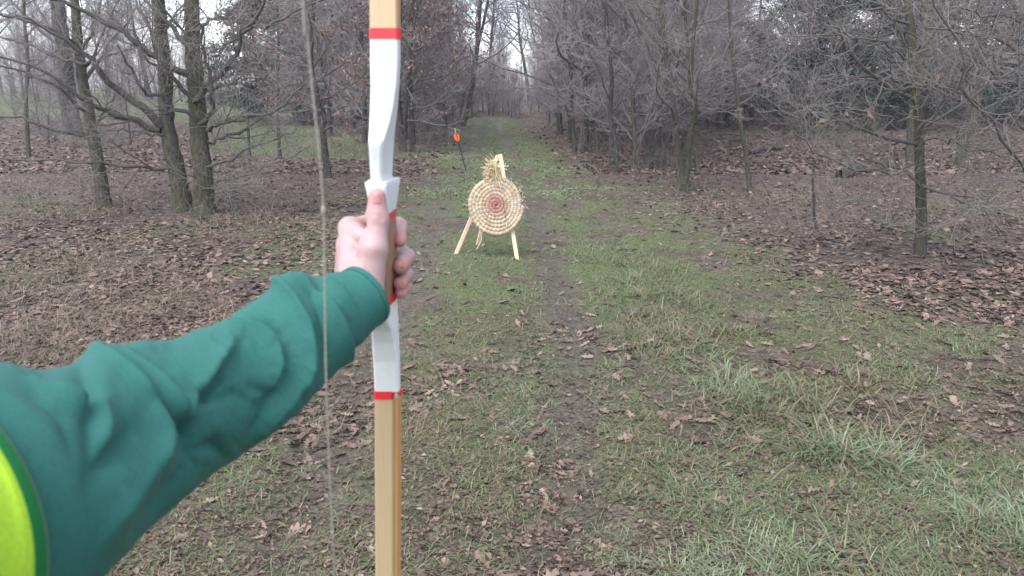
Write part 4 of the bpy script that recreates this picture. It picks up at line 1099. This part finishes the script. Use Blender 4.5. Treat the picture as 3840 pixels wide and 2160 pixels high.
for s in (.35, .7, 1.0):
    E = np.stack([TC[0] + .15 * np.cos(th), TC[1] + .16 * np.sin(th), np.full(nv, 1.30)], 1)
    # match ring to trunk by direction seen from the arm axis
    dd = dirs[nu - 3]; ang_o = np.argsort(np.argsort(np.arctan2(dd[:, 1], dd[:, 0])))
    rows_v.append(rows_v[8] * (1 - s) + (rows_v[8].mean(0) * 0 + np.stack([TC[0] + .17 * dd[:, 0], TC[1] + .10 + .17 * dd[:, 1], 1.27 + .13 * dd[:, 2]], 1)) * s)
vest = strip('high_vis_vest', rows_v, M_YEL, person)
strip('armhole_trim', [r_in, r_a, r_m, r_b], M_TRIM, vest)
# trunk of the body below the shoulder (out of the picture)
rows_t = []
for z, rx, ry, yo in ((1.36, .05, .07, .04), (1.33, .11, .15, .03), (1.25, .145, .19, .01), (1.1, .15, .19, 0), (.95, .15, .18, 0), (.78, .16, .19, 0), (.76, .15, .18, 0)):
    rows_t.append(np.stack([TC[0] - .03 + rx * np.cos(th), TC[1] + yo + ry * np.sin(th), np.full(nv, z)], 1))
strip('vest_body', rows_t, M_YEL, vest)
M_TROU = m_cloth('dark_trousers', (.03, .035, .045), (.025, .028, .035))
for s in (-1, 1):
    rows_l = [np.stack([TC[0] - .03 + r_ * np.cos(th), TC[1] + s * .1 + s * (.8 - z) * .12 + r_ * np.sin(th), np.full(nv, z)], 1) for z, r_ in ((.80, .09), (.6, .085), (.42, .065), (.2, .06), (-.01, .065))]
    strip('trouser_leg', rows_l, M_TROU, person)

# ------------------------------------------------------------------ leaves and grass
OUT = [(0, -1), (.10, -.78), (.30, -.70), (.34, -.56), (.16, -.46), (.44, -.30), (.46, -.12), (.20, -.04), (.50, .16), (.50, .36), (.24, .40), (.36, .62), (.26, .80), (.10, .82), (0, 1)]
def leaf_mesh(rng, lod=0):
    pts = OUT if lod == 0 else [OUT[i] for i in ((0, 2, 4, 6, 7, 9, 10, 12, 14) if lod == 1 else (0, 5, 9, 14))]
    curl, cup, tw = rng.uniform(.05, .45), rng.uniform(-.2, .5), rng.uniform(-.4, .4); jit = lambda: rng.uniform(.62, 1.3)
    L = [(-x * jit(), y) for x, y in pts[1:-1]]; Rr = [(x * jit(), y) for x, y in pts[1:-1]]
    mid = [(0, y) for _, y in pts]
    V = [(x, y) for x, y in mid] + L + Rr; n = len(pts)
    Z = [cup * abs(x) * 1.1 + curl * .35 * y * y + tw * x * y + rng.uniform(-.10, .10) for x, y in V]
    V = np.array([(x, y, z) for (x, y), z in zip(V, Z)]); V[:, 2] -= V[:, 2].min()
    Q, T = [], []
    for i in range(n - 1):
        for off, fl in ((n, 0), (n + n - 2, 1)):
            a, b = i - 1, i
            if i == 0: f = [0, off, 1]
            elif i == n - 2: f = [i, off + a, i + 1]
            else: f = [i, off + a, off + b, i + 1]
            if fl: f = f[::-1]
            (T if len(f) == 3 else Q).append(f)
    return V, np.array(Q), np.array(T)
rl = np.random.RandomState(21)
def sample(n, y0, y1, dens, seed, power=1.0):
    """positions in view, evenly over the picture rather than over the ground"""
    r_ = np.random.RandomState(seed); outp = []
    tot = 0
    while tot < n:
        k = n * 2; u = r_.rand(k)
        Y = (y0 ** -power + u * (y1 ** -power - y0 ** -power)) ** (-1 / power)
        hw = Y * .70 + .6; X = r_.uniform(-1, 1, k) * hw
        keep = r_.rand(k) < dens(X, Y); P = np.stack([X[keep], Y[keep]], 1); outp.append(P); tot += len(P)
    return np.concatenate(outp)[:n]
def d_leaf(x, y):
    g, mu, co = masks(x, y)
    n = fnoise(x, y, .8, 12); n2 = fnoise(x, y, .35, 15)
    d = (1 - co) * (.35 + .65 * sstep(.35, .6, n)) + co * (.06 + .42 * sstep(.52, .68, n * .5 + n2 * .5)) * (1 - .5 * g)
    return np.clip(d, 0, 1)
def normals_at(x, y):
    e = .03; zx = (height(x + e, y) - height(x - e, y)) / (2 * e); zy = (height(x, y + e) - height(x, y - e)) / (2 * e)
    n = np.stack([-zx, -zy, np.ones_like(zx)], 1); return n / np.linalg.norm(n, axis=1, keepdims=True)
near = sample(2500, 2.0, 6.5, d_leaf, 51, .6)
size = .018 + .044 * rl.beta(1.6, 2.6, len(near))
vis = size / np.hypot(near[:, 0], near[:, 1])
order = np.argsort(-vis)
# leave the ones hidden by the sleeve to the joined litter
pr2 = proj(np.stack([near[:, 0], near[:, 1], np.zeros(len(near))], 1))
hid = (pr2[:, 0] < 1300) & (pr2[:, 1] > 1150) & (pr2[:, 1] - 1150 > (1300 - pr2[:, 0]) * .30) & (pr2[:, 0] + (pr2[:, 1] - 1150) * 1.15 < 1500)
outf = (pr2[:, 0] < 20) | (pr2[:, 0] > 3820) | (pr2[:, 1] > 2140)
single = [i for i in order if not hid[i] and not outf[i]][:300]
LM = []
for k in range(8):
    V, Q, T = leaf_mesh(np.random.RandomState(300 + k)); me = mesh_np('fallen_leaf', V, [Q, T], True); me.materials.append(M_LEAFO); LM.append(me)
def leaf_frames(P, tilt, seed):
    r_ = np.random.RandomState(seed); n = normals_at(P[:, 0], P[:, 1]) + r_.randn(len(P), 3) * tilt; n /= np.linalg.norm(n, axis=1, keepdims=True)
    a = r_.randn(len(P), 3); a -= (a * n).sum(1, keepdims=True) * n; a /= np.linalg.norm(a, axis=1, keepdims=True)
    return np.cross(a, n), a, n
bx_, by_, bn_ = leaf_frames(near, .16, 61)
from mathutils import Matrix
hz = height(near[:, 0], near[:, 1])
for i in single:
    o = bpy.data.objects.new('fallen_leaf', LM[i % 8]); COL.objects.link(o); o.parent = ground; s = size[i]
    M = Matrix([[*(bx_[i][r_] * s, by_[i][r_] * s, bn_[i][r_] * s)] + [(near[i, 0], near[i, 1], hz[i] - .001)[r_]] for r_ in range(3)] + [[0, 0, 0, 1]])
    o.matrix_world = M
def leaf_field(P, size, lod, seed, tilt, zoff=.004, tone=(0, 1)):
    r_ = np.random.RandomState(seed); x, y, n = leaf_frames(P, tilt, seed + 1)
    var = [leaf_mesh(np.random.RandomState(400 + k), lod) for k in range(10)]; pick = r_.randint(0, 10, len(P))
    VV, QQ, TT, TN = [], [], [], []; off = 0; z = height(P[:, 0], P[:, 1]) + zoff + r_.rand(len(P)) * .01
    tone_ = np.clip(r_.beta(2.2, 2.4, len(P)) * (tone[1] - tone[0]) + tone[0], 0, 1)
    for k, (V, Q, T) in enumerate(var):
        m_ = pick == k; c = m_.sum()
        if not c: continue
        W = (V[None, :, 0, None] * x[m_][:, None] + V[None, :, 1, None] * y[m_][:, None] + V[None, :, 2, None] * n[m_][:, None]) * size[m_][:, None, None]
        W += np.stack([P[m_, 0], P[m_, 1], z[m_]], 1)[:, None]
        o_ = off + np.arange(c)[:, None, None] * len(V)
        VV.append(W.reshape(-1, 3)); QQ.append((o_ + Q[None]).reshape(-1, 4)); TT.append((o_ + T[None]).reshape(-1, 3)); TN.append(np.repeat(tone_[m_], len(V))); off += c * len(V)
    return mesh_np('leaf_litter', np.concatenate(VV), [np.concatenate(QQ), np.concatenate(TT)], True, {'tone': np.concatenate(TN)})
rest = np.setdiff1d(np.arange(len(near)), single)
mid = sample(21000, 3.2, 17, lambda x, y: d_leaf(x, y) * np.where(np.abs(x - .3) > 1.9, 1, .5), 52, .75)
farl = sample(19000, 14, 45, lambda x, y: (1 - masks(x, y)[0]) * (1 - .93 * masks(x, y)[2]) * .9, 53, 1.0)
msz = .015 + .043 * rl.beta(1.6, 2.4, len(mid)); mn = mid[:, 1] < 5.4
for P, sz, sd2, tl, ld in ((near[rest], size[rest], 71, .16, 1), (mid[mn], msz[mn], 72, .22, 1), (mid[~mn], msz[~mn], 74, .22, 2), (farl, rl.uniform(.04, .085, len(farl)), 73, .25, 2)):
    o = link('leaf_litter', leaf_field(P, sz, ld, sd2, tl), ground, M_LEAF); o['kind'] = 'stuff'

# crumbs of leaf and twig trodden into the path
fp = sample(30000, 2.0, 12, lambda x, y: .25 + .75 * sstep(.42, .6, fnoise(x, y, .4, 19)), 54, .7)
r_ = np.random.RandomState(55); fx_, fy_, fn_ = leaf_frames(fp, .3, 56); sz = r_.uniform(.005, .018, len(fp))[:, None]; asp = r_.uniform(.25, .8, len(fp))[:, None]
C_ = np.stack([fp[:, 0], fp[:, 1], height(fp[:, 0], fp[:, 1]) + .004 + r_.rand(len(fp)) * .008], 1)
V = np.stack([C_ - fx_ * sz, C_ - fy_ * sz * asp + fn_ * sz * .25, C_ + fx_ * sz * r_.uniform(.6, 1.2, (len(fp), 1)), C_ + fy_ * sz * asp * .8 + fn_ * sz * .2], 1).reshape(-1, 3)
kq = np.arange(len(fp))[:, None] * 4
o = link('leaf_crumbs', mesh_np('leaf_crumbs', V, [np.concatenate([kq + [0, 1, 2], kq + [0, 2, 3]])], False, {'tone': np.repeat(r_.beta(1.6, 2.6, len(fp)), 4)}), ground, M_LEAF); o['kind'] = 'stuff'

def blades(P, L, wd, lean, curve, tone, seed, simple=False):
    r_ = np.random.RandomState(seed); n = len(P); z = height(P[:, 0], P[:, 1]) - .004
    a = r_.uniform(0, 2 * np.pi, n); d = np.stack([np.cos(a), np.sin(a), np.zeros(n)], 1); s = np.stack([-d[:, 1], d[:, 0], np.zeros(n)], 1)
    ln = np.clip(lean + r_.randn(n) * .25, .05, 1.45)
    up_ = np.array([0, 0, 1.0])
    B = np.stack([P[:, 0], P[:, 1], z], 1)
    def pt(t):
        an = ln + curve * t * r_.uniform(.7, 1.3, n)
        return np.sin(an)[:, None] * d + np.cos(an)[:, None] * up_
    p1 = B + pt(.3) * (L * .45)[:, None]; p2 = p1 + pt(.8) * (L * .33)[:, None]; p3 = p2 + pt(1.3) * (L * .25)[:, None]
    hw = (wd / 2)[:, None]
    for q in (p1, p2, p3): 
        g = height(q[:, 0], q[:, 1]) + .004; q[:, 2] = np.maximum(q[:, 2], g)
    if simple:
        V = np.stack([B - s * hw, B + s * hw, p1 + s * hw * .2, p3], 1); k = np.arange(n)[:, None] * 4
        return mesh_np('grass', V.reshape(-1, 3), [np.concatenate([k + [0, 1, 2], k + [0, 2, 3]])], True, {'tone': np.repeat(tone, 4)})
    V = np.stack([B - s * hw, B + s * hw, p1 - s * hw, p1 + s * hw, p2 - s * hw * .7, p2 + s * hw * .7, p3], 1)
    k = np.arange(n)[:, None] * 7
    Q = np.concatenate([k + [0, 1, 3, 2], k + [2, 3, 5, 4]]); T = k + [4, 5, 6]
    return mesh_np('grass', V.reshape(-1, 3), [Q, T], True, {'tone': np.repeat(tone, 7)})
def d_grass(x, y):
    g, mu, co = masks(x, y); return np.clip(g * 1.15, 0, 1) * (.35 + .65 * sstep(.4, .58, fnoise(x, y, .3, 31)))
rg = np.random.RandomState(5)
gp = sample(96000, 1.9, 24, d_grass, 81, .75)
dist = np.hypot(gp[:, 0], gp[:, 1]); tall = np.exp(-((gp[:, 0] - np.interp(gp[:, 1], [2, 3, 5, 7], [1.75, 1.55, 1.25, 1.0])) / .7) ** 2) * (1 - sstep(6, 9, gp[:, 1])) * sstep(.38, .6, fnoise(gp[:, 0], gp[:, 1], .5, 41))
L = rg.uniform(.025, .075, len(gp)) * (1 + 2.3 * tall) * (1 - .25 * sstep(8, 16, dist)); wd = np.maximum(rg.uniform(.002, .0042, len(gp)) * (1 + .5 * tall), dist * .00055)
tn = np.clip(.54 + (fnoise(gp[:, 0], gp[:, 1], .6, 51) - .5) * 1.1 + rg.randn(len(gp)) * .17 + .13 * tall, 0, 1)
tn = np.where(rg.rand(len(gp)) < .26, rg.rand(len(gp)) * .28, tn)
gf_ = sample(36000, 11, 42, lambda x, y: np.clip(masks(x, y)[0] * 1.3 - .1, 0, 1), 84, .8)
df = np.hypot(gf_[:, 0], gf_[:, 1])
fm_ = blades(gf_, rg.uniform(.03, .07, len(gf_)), df * .0008, .75, .75, np.clip(.72 + (fnoise(gf_[:, 0], gf_[:, 1], 1.2, 52) - .5) * .8 + rg.randn(len(gf_)) * .1, .3, 1), 93, True)
tag(link('far_grass', fm_, None, M_GRASS), 'green grass on the distant stretch of the path and the clearing', 'grass', kind='stuff')
gm_ = blades(gp, L, wd, .95, .7, tn, 91)
tag(link('grass', gm_, None, M_GRASS), 'short green grass growing along the trodden path', 'grass', kind='stuff')
def d_dry(x, y):
    g, mu, co = masks(x, y); n = fnoise(x, y, 1.3, 33)
    return (1 - .8 * co) * sstep(.5, .64, n) * np.where(x < 0, 1, .35) * (1 - .8 * sstep(3, 8, x))
dp = sample(19000, 2.2, 20, d_dry, 82, .75); dist = np.hypot(dp[:, 0], dp[:, 1])
dm = blades(dp, rg.uniform(.08, .26, len(dp)), np.maximum(rg.uniform(.0014, .003, len(dp)), dist * .0004), 1.05, .6, rg.rand(len(dp)), 92)
tag(link('dry_grass', dm, None, M_DRY), 'matted brown dead grass among the leaves', 'grass', kind='stuff')
# low stems: brambles and seedlings at the wood's edge
def d_bram(x, y):
    g, mu, co = masks(x, y); e = np.exp(-((x + 3.0) / 1.0) ** 2) * sstep(11, 15, y) + np.exp(-((x - 2.3) / 1.0) ** 2) * sstep(11, 14, y) + .22 * (np.abs(x) > 2.5) + sstep(36, 42, y) * .8
    return np.clip(e, 0, 1) * (1 - co)
bp = sample(3000, 8, 48, d_bram, 83, .6)
P0 = np.stack([bp[:, 0], bp[:, 1], height(bp[:, 0], bp[:, 1]) - .02], 1)
D0 = rg.randn(len(bp), 3) * .45; D0[:, 2] = 1; D0 /= np.linalg.norm(D0, axis=1, keepdims=True)
q = walk(rg, P0, D0, rg.uniform(.25, 1.1, len(bp)) * np.where(bp[:, 1] > 12, 1.25, .55), 5, .2, -.06)
r0 = np.maximum(.0022, bp[:, 1] * .00011)[:, None] * np.linspace(1.1, .6, 5)[None]
c1, cr1 = spawn(rg, q, r0, 2, .3, 1, (25, 70), (.12, .4), 3, .2, 0, .8, .8, .0022)
V, F, rr = tubes([(q, r0, 3), (c1, cr1, 3)])
tag(link('undergrowth', mesh_np('undergrowth', V, F, True, {'tone': (vnoise(V[:, 0], V[:, 1], .4, 3))}), None, M_BRAM), 'reddish bramble stems and seedlings along the wood edge', 'undergrowth', kind='stuff')

# ------------------------------------------------------------------ haze
bx0, bx1, by0, by1, bz0, bz1 = -120, 120, -25, 125, -3, 24
V = np.array([(x, y, z) for x in (bx0, bx1) for y in (by0, by1) for z in (bz0, bz1)], float)
F = np.array([[0, 1, 3, 2], [4, 6, 7, 5], [0, 4, 5, 1], [2, 3, 7, 6], [0, 2, 6, 4], [1, 5, 7, 3]])
m = bpy.data.materials.new('haze'); m.use_nodes = True; t = m.node_tree; t.nodes.clear()
pv = t.nodes.new('ShaderNodeVolumePrincipled'); pv.inputs['Color'].default_value = (.86, .86, .95, 1); pv.inputs['Density'].default_value = .0017; pv.inputs['Anisotropy'].default_value = .2
o_ = t.nodes.new('ShaderNodeOutputMaterial'); t.links.new(pv.outputs[0], o_.inputs['Volume'])
hz_o = link('haze', mesh_np('haze', V, F, False), None, m); tag(hz_o, 'thin pale winter haze in the wood', 'haze', kind='stuff')
